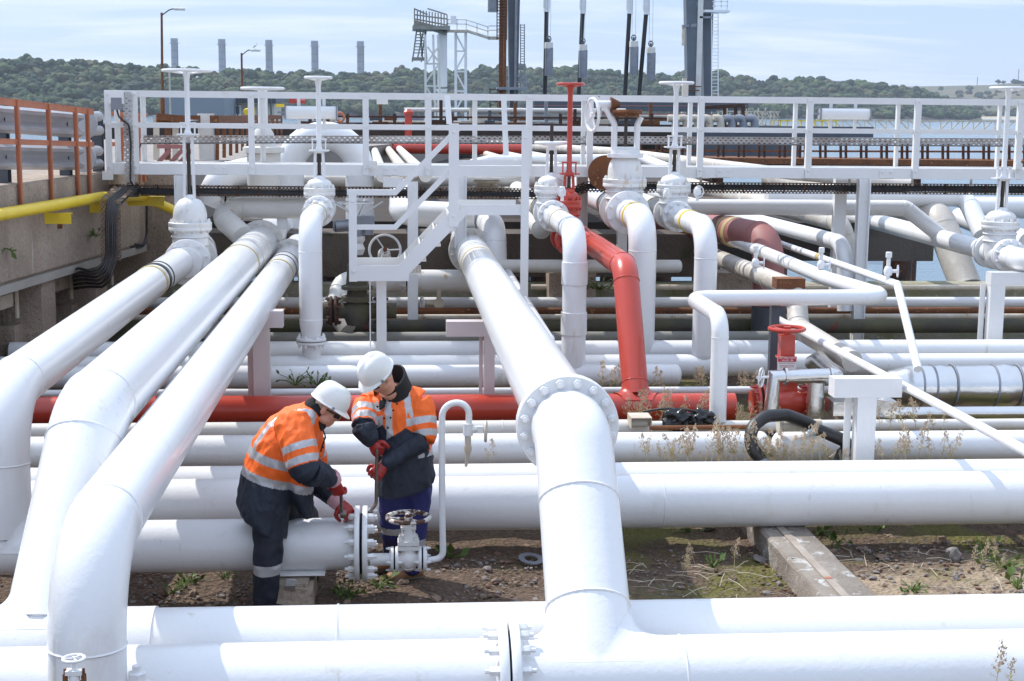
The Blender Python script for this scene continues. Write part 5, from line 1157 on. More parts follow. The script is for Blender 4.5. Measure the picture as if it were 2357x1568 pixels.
# ================= towers and loading arms =================
Yw_=90;k90=mpp(W(1200,150,Y=90))
def BX(m,x0,y0,x1,y1,Y,dep):
    a=W(x0,y0,Y=Y);b=W(x1,y1,Y=Y);m.box(((a.x+b.x)/2,Y,(a.z+b.z)/2),(abs(b.x-a.x),dep,abs(a.z-b.z)));return m
def taper(m,x0,x1,y0,xa,xb,y1,Y,dep):
    A=[W(x0,y0,Y=Y),W(x1,y0,Y=Y),W(xb,y1,Y=Y),W(xa,y1,Y=Y)];h=V((0,dep/2,0))
    m.add([p-h for p in A]+[p+h for p in A],[(0,1,2,3),(7,6,5,4),(0,4,5,1),(1,5,6,2),(2,6,7,3),(3,7,4,0)]);return m
def ladder(m,x0,x1,y0,y1,Y,step=7,w=.06):
    for x in(x0,x1):m.beam(W(x,y0,Y=Y),W(x,y1,Y=Y),w,w)
    y=y0+2
    while y<y1:m.beam(W(x0,y,Y=Y),W(x1,y,Y=Y),w*.7,w*.7);y+=step
    return m
M['tower']=mat('blue_grey_tower_paint',(.125,.145,.17),.5,var=((.095,.11,.13),1.2,1))
t=thing('steel_tower','dark grey steel tower with a brown ladder, left of the loading arms','tower')
taper(MB(),1167,1197,-60,1173,1189,300,90,.8).build('column',M['tower'],t)
taper(MB(),1186,1192,-60,1182,1187,300,89.4,.1).build('rib',M['galv'],t)
ladder(MB(),1144,1166,-40,92,88).build('ladder',M['drust'],t)
BX(BX(MB(),1150,-40,1157,300,89,.3),1160,-40,1164,300,88.5,.2).build('riser_pipe',M['rust'],t)
ladder(MB(),1198,1207,56,214,91,6).build('side_ladder',M['galv'],t)
m=MB();m.beam(W(1144,204,Y=89),W(1212,204,Y=89),1.6,.15);m.beam(W(1188,175,Y=89),W(1212,175,Y=89),.05,.05);m.beam(W(1188,188,Y=89),W(1212,188,Y=89),.05,.05)
m.beam(W(1212,172,Y=89),W(1212,204,Y=89),.06,.06);m.build('gallery',M['galv'],t)
ladder(MB(),1128,1146,204,260,88,9).build('lower_ladder',M['drust'],t)
m=MB();m.box(W(1135,-4,Y=89),(.6,.6,1.6));m.build('cage',M['galv'],t)
t=thing('steel_tower','pair of dark grey steel columns with a caged white ladder, right of the loading arms','tower')
taper(MB(),1575,1605,-60,1580,1598,240,90,.9).build('column',M['tower'],t)
taper(MB(),1612,1641,-60,1618,1631,300,91,.9).build('column',M['tower'],t)
BX(MB(),1608,-40,1612,240,89.5,.12).build('riser_pipe',M['worn'],t)
m=MB();m.beam(W(1590,60,Y=89.6),W(1612,56,Y=89.6),.14,.18);m.beam(W(1605,5,Y=89.6),W(1615,48,Y=89.6),.15,.15);m.beam(W(1585,60,Y=89.5),W(1570,60,Y=89.5),.3,.12);m.beam(W(1610,40,Y=89.5),W(1640,40,Y=89.5),.12,.12);m.build('strut',M['galv'],t)
ladder(MB(),1638,1653,30,300,89.5,8,.05).build('ladder',M['white'],t)
m=MB();BX(m,1618,24,1675,30,90,1.2)
for y in(4,14):m.beam(W(1640,y,Y=89.6),W(1675,y,Y=89.6),.05,.05)
for x in(1645,1660,1674):m.beam(W(x,-20,Y=89.6),W(x,26,Y=89.6),.05,.05)
m.build('gallery',M['white'],t)
BX(BX(MB(),1570,58,1575,105,89.6,.25),1571,180,1577,300,89.6,.25).build('cable_mast',M['cream'],t)
m=MB();BX(m,1578,198,1612,201,89,.5);BX(m,1578,207,1608,210,89,.5);m.build('gallery',M['rust'],t)
for i,(xt,yt,xb,cx0,cx1,cy0,cy1,lb) in enumerate(((1258,28,1254,1253.5,1272.6,98,175,'leftmost black loading arm with its grey counterweight drum'),(1341,32,1331,1332,1351.5,103,179.6,'second black loading arm from the left with a grey counterweight drum'),(1448.7,32,1437,1448.7,1468.7,95,171,'third black loading arm, leaning, its counterweight hanging highest'),(1487,34,1469,1488,1508,109,185,'rightmost black loading arm, leaning most, its counterweight hanging lowest'))):
    t=thing('loading_arm',lb,'loading arm',None,tuple(W(xb,240,Y=90)));o=t.location
    P=lambda x,y,dy=0:W(x,y,Y=90+dy)-o
    MB().tube([P(xt,yt),P(xb,240)],.13,12).build('arm',M['blk'],t)
    m=MB();m.lathe(P(xt+.2,yt),P(xt+1,-60)-P(xt+.2,yt),[(.17,0),(.17,.1),(.22,.3),(.2,2.4)],14);m.lathe(P(xt,yt),(0,0,1),[(.21,0),(.21,.1)],14);m.build('upper_sleeve',M['white'],t)
    c=(cx0+cx1)/2;r=(cx1-cx0)/2*k90
    m=MB();m.lathe(P(c,cy1,-.4),(0,0,1),[(r*.97,0),(r,.03),(r,(cy1-cy0)*k90*.82)],20);m.build('counterweight',M['galv'],t)
    m=MB();m.lathe(P(c,cy0+14,-.4),(0,0,1),[(r*1.02,0),(r*1.02,12*k90),(r*.98,14*k90)],20);m.build('counterweight_collar',M['worn'],t)
    m=MB();m.torus(P(c,cy0-8,-.4),(.5,-1,0),.16,.035,18,6);m.box(P(c,cy0-3,-.4),(.12,.1,.3));
    for s in(0,pi/2):m.beam(P(c,cy0-8,-.4)+V((cos(s)*.15,0,sin(s)*.15)),P(c,cy0-8,-.4)-V((cos(s)*.15,0,sin(s)*.15)),.03,.03)
    m.build('pulley',M['dgalv'],t)
    for s in(-4,4):MB().beam(P(c+s,cy0-8,-.4),P(c+s+2,-60,-.4),.016,.016).build('cable',M['galv'],t)
    m=MB();m.beam(P(c,cy1,-.4),P(c+1,232,-.4),.03,.03);m.torus(P(c,205,-.4),(0,1,0),.1,.02,12,4);m.build('cable',M['galv'],t)
# gangway tower
t=thing('gangway_tower','white gangway tower with a grey folding stair platform on top and a lattice leg','tower');Yg=90
m=MB();taper(m,1009,1029,62,1007,1029,200,Yg,.55);taper(m,1001,1029,205,1007,1028,212,Yg,.8);BX(m,1007,212,1028,300,Yg,.6);m.build('mast',M['white'],t)
m=MB()
for x0,x1 in((979,980),(995,1003),(1008,1015)):m.beam(W(x0+(2 if x0==995 else 0),80,Y=Yg-1),W(x1,300,Y=Yg-1),.13,.13)
for (xa,ya,xb,yb) in((979,147,1010,147),(980,198,1010,199),(980,190,1012,145),(980,148,1008,110),(981,200,1008,246),(984,108,1008,140)):m.beam(W(xa,ya,Y=Yg-1),W(xb,yb,Y=Yg-1),.1,.1)
m.build('lattice_leg',M['worn'],t)
m=MB()
for x in(1049,1072):m.beam(W(x,74,Y=Yg),W(x,300,Y=Yg),.16,.16)
for y in(74,118,165,210):m.beam(W(1049,y,Y=Yg),W(1072,y,Y=Yg),.1,.1)
for a,b in(((1049,78),(1070,118)),((1072,120),(1049,162)),((1049,165),(1072,210)),((1072,210),(1052,250))):m.beam(W(*a,Y=Yg),W(*b,Y=Yg),.1,.1)
m.build('lattice_leg',M['white'],t)
G_=M['greygreen']
m=MB();m.box(W(992,66,Y=Yg),(2.2,2.5,.22));m.beam(W(952,56,Y=Yg-.5),W(1028,78,Y=Yg-.5),.5,.16);m.beam(W(955,50,Y=Yg+1),W(1029,70,Y=Yg+1),.5,.16);m.build('folding_deck',G_,t)
m=MB()
for y0,y1,x0,x1,Y in((20,34,953,984,Yg-.6),(20,34,984,1029,Yg+.6),(34,44,953,1029,Yg-.6),(44,58,955,1029,Yg)):
    m.beam(W(x0,y0,Y=Y),W(x1,y1,Y=Y),.08,.08)
for k in range(12):
    f=k/11;m.beam(W(954+f*75,21+f*13,Y=Yg-.4),W(954+f*75,56+f*20,Y=Yg-.4),.07,.07)
m.build('railing',G_,t)
m=MB()
for a,b in(((962,48),(950,137)),((966,60),(973,140)),((977,60),(982,136)),((975,70),(961,135)),((984,55),(970,130))):m.beam(W(*a,Y=Yg-.8),W(*b,Y=Yg-.8),.09,.09)
for k in range(9):m.beam(W(961-k*1.0,66+k*7,Y=Yg-.8),W(975+k*.4,66+k*7,Y=Yg-.8),.06,.06)
m.beam(W(948,136,Y=Yg-.8),W(983,136,Y=Yg-.8),.15,.2)
for x in(949,970,981):m.beam(W(x,134,Y=Yg-.8),W(x,143,Y=Yg-.8),.08,.08)
m.build('hanging_stair',G_,t)
m=MB();m.beam(W(1026,72,Y=Yg),W(1073,72,Y=Yg),1.0,.12);m.beam(W(1073,71,Y=Yg),W(1126,88,Y=Yg),.9,.12);m.beam(W(1124,88,Y=Yg),W(1150,88,Y=Yg),.9,.16);m.build('gangway_deck',M['cream'],t)
m=MB()
for dy in(0,10):
    m.beam(W(1030,45+dy,Y=Yg-.5),W(1073,46+dy,Y=Yg-.5),.05,.05);m.beam(W(1073,46+dy,Y=Yg-.5),W(1125,63+dy,Y=Yg-.5),.05,.05);m.beam(W(1125,60+dy,Y=Yg-.5),W(1150,60+dy,Y=Yg-.5),.05,.05)
for x,y in((1031,45),(1052,45),(1073,46),(1098,55),(1123,62)):m.beam(W(x,y,Y=Yg-.5),W(x,y+27,Y=Yg-.5),.05,.05)
m.build('gangway_rail',M['worn'],t)
BX(MB(),1037,37,1050,56,Yg-.6,.3).build('control_cabinet',M['white'],t)
# ================= left background =================
def lamp(label,x,yt,yb,xa,ya,Y,w,col):
    k=mpp(W(x,yt,Y=Y));t=thing('street_lamp',label,'lamp post',None,tuple(W(x+2,yb,Y=Y)));o=t.location;P=lambda a,b:W(a,b,Y=Y)-o
    MB().lathe(P(x+2.5,yb),P(x,yt)-P(x+2.5,yb),[(w*1.7*k,0),(w*1.7*k,(yb-yt)*k*.2),(w*1.05*k,(yb-yt)*k*.22),(w*.8*k,(yb-yt)*k)],12).build('pole',M['rust'],t)
    MB().tube([P(x+1,yt+3),P(x+(xa-x)*.5,yt-(yt-ya)*.7),P(xa-6,ya+1)],w*.4*k,8,fil=.4).build('arm',M['drust'],t)
    m=MB();c=P(xa+6,ya+2);L_=24*k*(w/3);m.tube([c-V((L_/2,0,0)),c+V((L_/2,0,0))],w*1.3*k,12);m.v=[(v[0],v[1],c.z+(v[2]-c.z)*.8) for v in m.v];m.build('lantern',M['worn'],t);return W(xa+6,ya-2,Y=Y)
lamp('tall rusty lamp post with a curved arm at left',372,32,280,407,19,70,3.2,1)
g=lamp('shorter rusty lamp post with a gull on its lantern',556,124,278,582,114,108,2.8,1)
k=mpp(g);t=thing('gull','small grey and white gull standing on the lantern of the shorter lamp post','bird',None,tuple(g))
m=MB();m.tube([(-5*k,0,2.5*k),(-2*k,0,5*k),(1.2*k,0,8*k),(2*k,0,11*k)],[.3*k,2.0*k,1.9*k,1.0*k],10);m.lathe((2.2*k,0,11*k),(0,0,1),[(.9*k,-.8*k),(1.3*k,0.4*k),(.8*k,1.4*k)],8);m.build('body',M['white'],t)
m=MB();m.tube([(-6.5*k,0,1.5*k),(-2*k,-.8*k,5*k),(0,-.8*k,7.5*k)],[.3*k,1.6*k,1.0*k],8);m.build('wing',M['galv'],t)
m=MB();m.tube([(3.2*k,0,11.2*k),(5*k,0,10.8*k)],[.5*k,.15*k],6)
for s in(-.5,.5):m.cyl((-.5*k,s*k,-1*k),(-.3*k,s*k,4*k),.25*k,n=5)
m.build('beak_and_legs',M['yellow'],t)
BX(MB(),388,152,394,275,73,.2).build('wooden_post',M['cream'],None,30,'plain brown post beside the tall lamp post','post')
t=thing('container_cabin','plain grey blue cabin on the quay behind the left valve','cabin');BX(MB(),394,214,531,285,78,5).build('wall',mat('grey_blue_panel',(.23,.26,.29),.7,var=((.20,.23,.26),.4,.6)),t)
BX(MB(),400,210,412,214,78,.3).build('roof_vent',M['worn'],t)
t=thing('jetty_building','low jetty building with windows behind the second lamp post','building')
BX(MB(),531,238,640,285,84,5).build('wall',M['cream'],t);BX(MB(),528,225,645,238,84,6).build('roof',M['dgalv'],t)
f=BX(MB(),533,242,555,266,81.4,.1).build('window_frame',M['white'],t);BX(MB(),536,245,551,262,81.3,.06).build('pane',M['dgalv'],f)
m=MB()
for x in(545,600,622):BX(m,x,222,x+4,280,80,.2)
m.build('column',M['dgalv'],t)
p=W(568,258,Y=76);MB().lathe(p,(0,1,0),[(.16,0),(.2,.2),(.12,.4)],8).box(p+V((.25,0,.05)),(.3,.3,.4)).build('winch',M['yellow'],None,30,'yellow machine on the quay by the second lamp post','machine')
t=thing('vent_pillar','broad grey steel pillar with a lamp bracket behind the left valve stem','pillar');a=W(474,262,Y=27);MB().lathe((a.x,27,2.2),(0,0,1),[(.145,0),(.145,a.z-2.2-.18),(.15,a.z-2.2-.17),(.15,a.z-2.2)],28).build('pillar',M['worn'],t)
m=MB();m.tube([W(428,290,Y=26.6),W(440,283,Y=26.6),W(456,284,Y=26.6)],.06,10).cyl(W(428,292,Y=26.6),W(424,296,Y=26.6),.09,n=10);m.build('lamp_bracket',M['blk'],t)
# brown quay fence
t=thing('quay_fence','rusty brown post and rail fence curving along the quay behind the left valve','fence')
fp=[(360,270,380,27),(386,272,378,27),(404,274,376,27),(430,275,376,27),(472,275,377,27),(500,275,377,27),(516,275,372,28.5),(531,274,368,30),(545,274,362,32),(558,273,358,34),(570,272,354,36),(582,272,350,38.5),(594,271,347,41),(606,271,344,44),(617,270,341,47),(628,270,339,50),(638,270,337,53),(648,270,335,56)]
for x,a,b,Y in fp:
    MB().beam(W(x,a,Y=Y),W(x,b,Y=Y),.062 if x>480 else .1,.06,up=(0,1,0)).build('post',M['rust' if x>480 or x==386 else 'cream'],t)
m=MB()
for (x,a,b,Y),(x2,a2,b2,Y2) in zip(fp[:-1],fp[1:]):
    m.beam(W(x,a,Y=Y-.1),W(x2,a2,Y=Y2-.1),.05,.14);m.beam(W(x,a+12,Y=Y-.1),W(x2,a2+10,Y=Y2-.1),.05,.06)
m.build('rail',M['rust'],t)
m=MB()
for xa in(365,394,415):m.beam(W(xa-4,378,Y=26),W(xa+26,345,Y=26),.06,.07)
m.beam(W(362,337,Y=26),W(432,338,Y=26),.07,.07);m.build('brace',M['red_dull'],t)
for i,(x,y0,y1) in enumerate(((385,300,316),(450,312,340))):pass
# ================= far shore =================
Ys=lambda px:1150+.27*px
hz=lambda px:247+(px-915)*.0094
shore=lambda px:hz(px)+8.5*3400/Ys(px)
SK=[(-900,158),(-620,150),(-400,150),(-200,142),(0,140),(50,134),(100,142),(150,140),(230,146),(290,152),(340,156),(380,152),(450,161),(520,167),(560,160),(600,162),(650,168),(700,168),(740,157),(770,170),(830,170),(900,167),(925,160),(960,167),(1100,158),(1180,154),(1300,157),(1400,168),(1480,167),(1560,171),(1620,162),(1680,174),(1750,186),(1850,184),(1900,180),(1960,187),(2050,194),(2120,206),(2180,225),(2240,252),(2280,268)]
def sky(px):
    for (a,b),(c,d) in zip(SK[:-1],SK[1:]):
        if a<=px<=c:return b+(d-b)*(px-a)/(c-a)
    return SK[-1][1]
M['hill']=mat('rough_hillside',(.07,.075,.035),.9,var=((.11,.10,.05),.02,1))
M['field']=mat('far_fields',(.125,.10,.055),.9,var=((.05,.072,.03),.004,1),spots=[((.05,.07,.035),.012,.60,.03,(1,.35,3))])
M['rockshore']=mat('rocky_shore',(.085,.075,.075),.9,var=((.05,.045,.05),.05,1),bump=(.3,1,1))
m=MB();xs=list(range(-900,2281,40));vs=[]
for px in xs:
    s,k=shore(px),sky(px)
    for f,dy in((0,0),(.08,4),(.5,90),(.93,190),(.93,900)):
        y=s+(k+12-s)*f
        p=W(px,y,Y=Ys(px)+dy);vs.append(p)
n=5;fs=[(i*n+j,(i+1)*n+j,(i+1)*n+j+1,i*n+j+1) for i in range(len(xs)-1) for j in range(n-1)]
m.add(vs,fs);m.m=[1 if q%(n-1)==0 else 0 for q in range(len(fs))];m.build('hills',[M['hill'],M['rockshore']],None,0,kind='structure')
m=MB();xs=list(range(900,3000,60));vs=[]
for px in xs:
    top=192+6*sin(px*.004) - (4 if px>2290 else 0)
    for y,Y in((277,2300),(262,2400),(232,2700),(top+2,3300),(top+2,4200)):vs.append(W(px,y,Y=Y))
m.add(vs,[(i*n+j,(i+1)*n+j,(i+1)*n+j+1,i*n+j+1) for i in range(len(xs)-1) for j in range(n-1)]);m.build('hills',M['field'],None,0,kind='structure')
m=MB();vs=[W(x,y,Y=Y) for x,y,Y in((2200,275.5,1950),(2500,277,1980),(2500,268,2290),(2225,268.5,2250))];m.add(vs,[(0,1,2,3)]);m.build('beach',mat('pale_sand',(.38,.33,.24),.9),None,0,kind='structure')
# woodland: many lumpy crowns of leaf clumps, one far-off mass
import numpy as np
def crown(seed,sub=2,nb=11):
    r=random.Random(seed);bm=bmesh.new()
    for i in range(nb):
        a=r.uniform(0,2*pi);q=r.uniform(0,.8);z=r.uniform(-.35,.6)*(1-q*.5);s=r.uniform(.28,.50)
        bmesh.ops.create_icosphere(bm,subdivisions=sub,radius=s,matrix=Matrix.Translation((cos(a)*q,sin(a)*q,z)))
    for v in bm.verts:
        d=noise.noise(v.co*7+V((seed*3.1,0,0)))*.12+noise.noise(v.co*17+V((0,seed,0)))*.11;v.co+=v.co.normalized()*d
    vv=np.array([v.co[:] for v in bm.verts]);ff=np.array([[x.index for x in f.verts] for f in bm.faces]);bm.free();return vv,ff
CR=[crown(i) for i in range(7)]
def wood(name,items,mts,label,kind='stuff',cat=None):
    vs=[];fs=[];mi=[];o=0;r=random.Random(5)
    for p,s,mk in items:
        vv,ff=CR[r.randrange(len(CR))];a=r.uniform(0,6.28);c,si=cos(a),sin(a);q=vv*np.array([s*r.uniform(.9,1.2),s*r.uniform(.9,1.2),s*r.uniform(.8,1.05)])
        q=np.stack([q[:,0]*c-q[:,1]*si,q[:,0]*si+q[:,1]*c,q[:,2]],1)+np.array(p);vs.append(q);fs.append(ff+o);o+=len(q);mi+= [mk]*len(ff)
    vs=np.concatenate(vs);fs=np.concatenate(fs);me=bpy.data.meshes.new(name);me.from_pydata(vs.tolist(),[],fs.tolist())
    for q in mts:me.materials.append(q)
    me.polygons.foreach_set('material_index',mi);ob=bpy.data.objects.new(name,me);COL.objects.link(ob);return tag(ob,label,cat,None,kind)
FOL=[mat('woodland_leaves_'+n_,c,.8,var=(c2,.22,1),bump=(.6,.7,1.2),spec=.15) for n_,c,c2 in(('deep',(.036,.062,.034),(.018,.037,.027)),('mid',(.060,.094,.042),(.033,.056,.031)),('pale',(.098,.132,.056),(.060,.088,.040)),('olive',(.098,.103,.050),(.058,.066,.036)))]
r=random.Random(11);items=[]
px=-390
for row in range(9):
    f0=.10+row*.108;px=-880+r.uniform(0,30)
    while px<2250:
        f=f0+r.uniform(-.05,.05)
        s,k=shore(px)-2,sky(px)+9
        f=min(f,1.0);y=s+(k-s)*f;dyy=190*f if f<.93 else 177+500*(f-.93);Y=Ys(px)+max(dyy-10,3);sz=r.uniform(11,27)*(1.0 if px<2000 else .75)
        if (s-k)>12:items.append((tuple(W(px,y,Y=Y)),sz*Y/3400,r.choices([0,1,2,3],[4,5,2,2])[0]))
        px+=sz*r.uniform(.75,1.35)
wood('woodland',items,FOL,'dense dark green wood covering the far shore hill')
items=[]
for i in range(210):
    px=r.uniform(2090,2700);y=r.choice([214,221,232,238,245,252,258,262,266,205]) +r.uniform(-2,2);Yt2=(2300+(277-y)*6.67 if y>262 else 2400+(262-y)*10 if y>232 else 2700+(232-y)*15)-40;items.append((tuple(W(px,y,Y=Yt2)),r.uniform(5,13)*.75,r.choice([0,1,3])))
for px in(2298,2310,2335,2345,2352,2375,2400):items.append((tuple(W(px,190+r.uniform(-2,2),Y=3250)),r.uniform(4,8),0))
wood('hedgerow_trees',items,FOL,'dark hedges and trees scattered over the far fields at right')
# chimneys
t0=None
for x,y0,y1,lb in((403,90,160,'leftmost of the five far grey chimneys, by the tall lamp post'),(512,92,166,'second of the five far chimneys from the left'),(620,94,168,'middle one of the five far chimneys, right of the gull'),(725,96,172,'fourth of the five far chimneys from the left'),(830,97,172,'rightmost of the five far grey chimneys')):
    Y=2300;p=W(x,y1+14,Y=Y);k=mpp(p);t=thing('chimney',lb,'chimney','row of five power station chimneys behind the wooded hill',tuple(p));hgt=(y1+14-y0)*k;
    MB().lathe((0,0,0),(0,0,1),[(8*k,0),(7.7*k,hgt*.86),(8.4*k,hgt*.87),(8.4*k,hgt),(7.4*k,hgt)],20).build('shaft',mat('hazy_grey_steel',(.30,.33,.37),.6,var=((.22,.25,.29),.06,1)) if t0 is None else t0,t)
    t0=t.children[0].data.materials[0]
    for z in(hgt*.86,16*k):MB().lathe((0,0,z),(0,0,1),[(12*k,0),(12*k,1.0*k)],16).build('gallery',t0,t)
    for z in(.30,.48,.66):MB().lathe((0,0,hgt*z),(0,0,1),[(8.3*k,0),(8.3*k,.8*k)],16).build('band',M['dgalv'],t)
    MB().box((7.9*k,-2*k,hgt*.45),(1.2*k,1.2*k,hgt*.8)).build('ladder',M['dgalv'],t)
for px in(2249,2357-14,):
    p=W(px,196,Y=3300);MB().box((p.x,p.y,p.z+(18 if px>2300 else 9)),(1.2,1.2,36 if px>2300 else 18)).build('mast',M['dgalv'],None,0,'thin far mast on the skyline at right' if px>2300 else 'thin far mast on the skyline right of centre','mast')
# ================= water =================
m=MB();m.add([(-3500,14,-5),(3500,14,-5),(3500,4450,-5),(-3500,4450,-5)],[(0,1,2,3)])
wm=mat('sea_water',(.12,.195,.245),.13,spec=.5);nt=wm.node_tree;N=nt.nodes;L=nt.links;g=N.new('ShaderNodeNewGeometry')
b1=N.new('ShaderNodeTexNoise');b1.inputs['Scale'].default_value=.55;b1.inputs['Detail'].default_value=6;b1.inputs['Roughness'].default_value=.62
mp=N.new('ShaderNodeMapping');mp.inputs['Scale'].default_value=(.55,1.4,1);L.new(g.outputs['Position'],mp.inputs[0]);L.new(mp.outputs[0],b1.inputs['Vector'])
bp=N.new('ShaderNodeBump');bp.inputs['Strength'].default_value=.55;bp.inputs['Distance'].default_value=.3;L.new(b1.outputs[0],bp.inputs['Height']);L.new(bp.outputs[0],N['Principled BSDF'].inputs['Normal'])
m.build('water',wm,None,0,kind='structure')
# ================= ground =================
def ground_mat():
    m=mat('gravelly_earth',(.20,.155,.115),.95);nt=m.node_tree;N=nt.nodes;L=nt.links;b=N['Principled BSDF']
    g=N.new('ShaderNodeNewGeometry');pos=g.outputs['Position']
    def nz(s,d=5,r=.6):
        t=N.new('ShaderNodeTexNoise');t.inputs['Scale'].default_value=s;t.inputs['Detail'].default_value=d;t.inputs['Roughness'].default_value=r;L.new(pos,t.inputs[0]);return t.outputs[0]
    def rg(f,a,c):
        r=N.new('ShaderNodeMapRange');r.inputs[1].default_value=a;r.inputs[2].default_value=c;L.new(f,r.inputs[0]);return r.outputs[0]
    def mx(f,a,c):
        x=N.new('ShaderNodeMix');x.data_type='RGBA';L.new(f,x.inputs[0])
        for i,q in((6,a),(7,c)):
            if isinstance(q,tuple):x.inputs[i].default_value=(*q,1)
            else:L.new(q,x.inputs[i])
        return x.outputs[2]
    def mul(a,c):
        q=N.new('ShaderNodeMath');q.operation='MULTIPLY';L.new(a,q.inputs[0])
        if isinstance(c,float):q.inputs[1].default_value=c
        else:L.new(c,q.inputs[1])
        return q.outputs[0]
    vor=N.new('ShaderNodeTexVoronoi');vor.inputs['Scale'].default_value=26;L.new(pos,vor.inputs[0])
    stone=mx(vor.outputs['Color'],(.075,.045,.028),(.22,.145,.095))
    base=mx(rg(nz(60,3),.3,.7),(.085,.056,.036),stone)
    sep=N.new('ShaderNodeSeparateXYZ');L.new(pos,sep.inputs[0])
    base=mx(mul(rg(nz(1.2),.46,.60),rg(sep.outputs[0],.6,1.8)),base,mx(nz(30),(.085,.078,.016),(.175,.155,.036)))   # moss
    sand=mul(rg(nz(.9,4),.40,.52),mul(rg(sep.outputs[0],2.9,3.5),rg(sep.outputs[1],11.3,10.6)))
    base=mx(sand,base,mx(nz(70),(.30,.22,.145),(.42,.32,.22)))
    L.new(base,b.inputs['Base Color'])
    ad=N.new('ShaderNodeMath');ad.operation='ADD';L.new(mul(vor.outputs['Distance'],1.2),ad.inputs[0]);L.new(nz(40),ad.inputs[1])
    bp=N.new('ShaderNodeBump');bp.inputs['Strength'].default_value=.9;bp.inputs['Distance'].default_value=.03;L.new(ad.outputs[0],bp.inputs['Height']);L.new(bp.outputs[0],b.inputs['Normal']);return m
M['earth']=ground_mat()
m=MB();nx,ny=150,90;xs=[-5.2+i*(13/nx) for i in range(nx+1)];ys=[8.6+j*(4.6/ny) for j in range(ny+1)];vs=[]
for y in ys:
    for x in xs:
        e=min(1,(y-8.6)*3,(13.2-y)*3,(x+5.2)*3,(7.8-x)*3)
        z=(noise.noise(V((x*1.7,y*1.7,0)))*.035+noise.noise(V((x*6,y*6,3)))*.018+noise.noise(V((x*18,y*18,3)))*.008)*max(0,e);vs.append((x,y,z))
fs=[(j*(nx+1)+i,j*(nx+1)+i+1,(j+1)*(nx+1)+i+1,(j+1)*(nx+1)+i) for j in range(ny) for i in range(nx)]
m.add(vs,fs)
x0,x1,y0,y1=-5.2,7.8,8.6,13.2;X0,X1,Y0,Y1=-14,60,-40,22.3
m.add([(X0,Y0,0),(X1,Y0,0),(X1,y0,0),(X0,y0,0)],[(0,1,2,3)]);m.add([(X0,y1,0),(X1,y1,0),(X1,Y1,0),(X0,Y1,0)],[(0,1,2,3)])
m.add([(X0,y0,0),(x0,y0,0),(x0,y1,0),(X0,y1,0)],[(0,1,2,3)]);m.add([(x1,y0,0),(X1,y0,0),(X1,y1,0),(x1,y1,0)],[(0,1,2,3)])
m.build('ground',M['earth'],None,60,kind='structure')
# gravel as stuff
def rock(m,c,s,seed,flat=.6,sd=1):
    r=random.Random(seed);bm=bmesh.new();bmesh.ops.create_icosphere(bm,subdivisions=sd,radius=1)
    R=Matrix.Rotation(r.uniform(0,6),3,'Z')@Matrix.Rotation(r.uniform(-.3,.3),3,'X');sc3=V((s*r.uniform(.7,1.3),s*r.uniform(.6,1.1),s*flat*r.uniform(.7,1.2)))
    vs=[]
    for v in bm.verts:
        q=v.co*(1+r.uniform(-.28,.22)) if sd==1 else v.co*(.92+.55*noise.noise(v.co*1.3+V((seed,0,0)))+.22*noise.cell(v.co*2.2+V((seed,3,0)))*.6+.10*noise.noise(v.co*6));vs.append(R@V((q.x*sc3.x,q.y*sc3.y,q.z*sc3.z))+V(c))
    m.add(vs,[[x.index for x in f.verts] for f in bm.faces]);bm.free()
M['stone']=mat('brown_stone',(.19,.125,.085),.9,var=((.29,.21,.155),9,1),bump=(50,.5))
M['stone2']=mat('grey_stone',(.24,.21,.19),.9,var=((.15,.13,.12),9,1),bump=(50,.5))
RV=[]
for i in range(14):
    m=MB();rock(m,(0,0,0),1,i+50);RV.append((np.array([tuple(v) for v in m.v]),np.array(m.f)))
rs=np.random.RandomState(4);vs=[];fs=[];mi=[];o=0
for i in range(15000):
    x=rs.uniform(-4.7,7.6);y=rs.uniform(8.9,11.5);big=rs.rand();s_=rs.uniform(.005,.014) if big<.80 else rs.uniform(.012,.026) if big<.975 else rs.uniform(.025,.042)
    if x>3.0+.3*sin(y*5) and big<.80 and rs.rand()<.75 and y<10.9:continue
    if .8<x<3.0 and rs.rand()<.45:continue
    v,f=RV[rs.randint(14)];a=rs.uniform(0,6.28);c_,k_=cos(a),sin(a);q=np.stack([v[:,0]*c_-v[:,1]*k_,v[:,0]*k_+v[:,1]*c_,v[:,2]*rs.uniform(.7,1.1)],1)*s_+np.array([x,y,s_*.25]);vs.append(q);fs.append(f+o);o+=len(q);mi+=[rs.randint(3)]*len(f)
me=bpy.data.meshes.new('gravel');me.from_pydata(np.concatenate(vs).tolist(),[],np.concatenate(fs).tolist())
for q in (M['stone'],M['stone2'],mat('reddish_gravel',(.20,.115,.08),.9,var=((.11,.07,.05),9,1))):me.materials.append(q)
me.polygons.foreach_set('material_index',mi);ob=bpy.data.objects.new('gravel',me);COL.objects.link(ob);tag(ob,'loose brown gravel strewn over the earth between the pipes',None,None,'stuff')
m=MB()
for i in range(330):
    x=r.uniform(1.6,7.2);y=r.uniform(9.1,11.2);a=r.uniform(0,6.28);l=r.uniform(.04,.16);p=V((x,y,.022));d=V((cos(a),sin(a),r.uniform(-.05,.1)));m.tube([p-d*l,p+V((0,0,.015)),p+d*l*.8+V((r.uniform(-.02,.02),0,0))],r.uniform(.0015,.0035),5)
M['straw']=mat('bleached_straw',(.55,.48,.38),.8,var=((.40,.32,.22),7,1))
m.build('dead_stalks',M['straw'],None,0,'bleached dead stalks littering the ground by the concrete sleeper',None,None,'stuff')
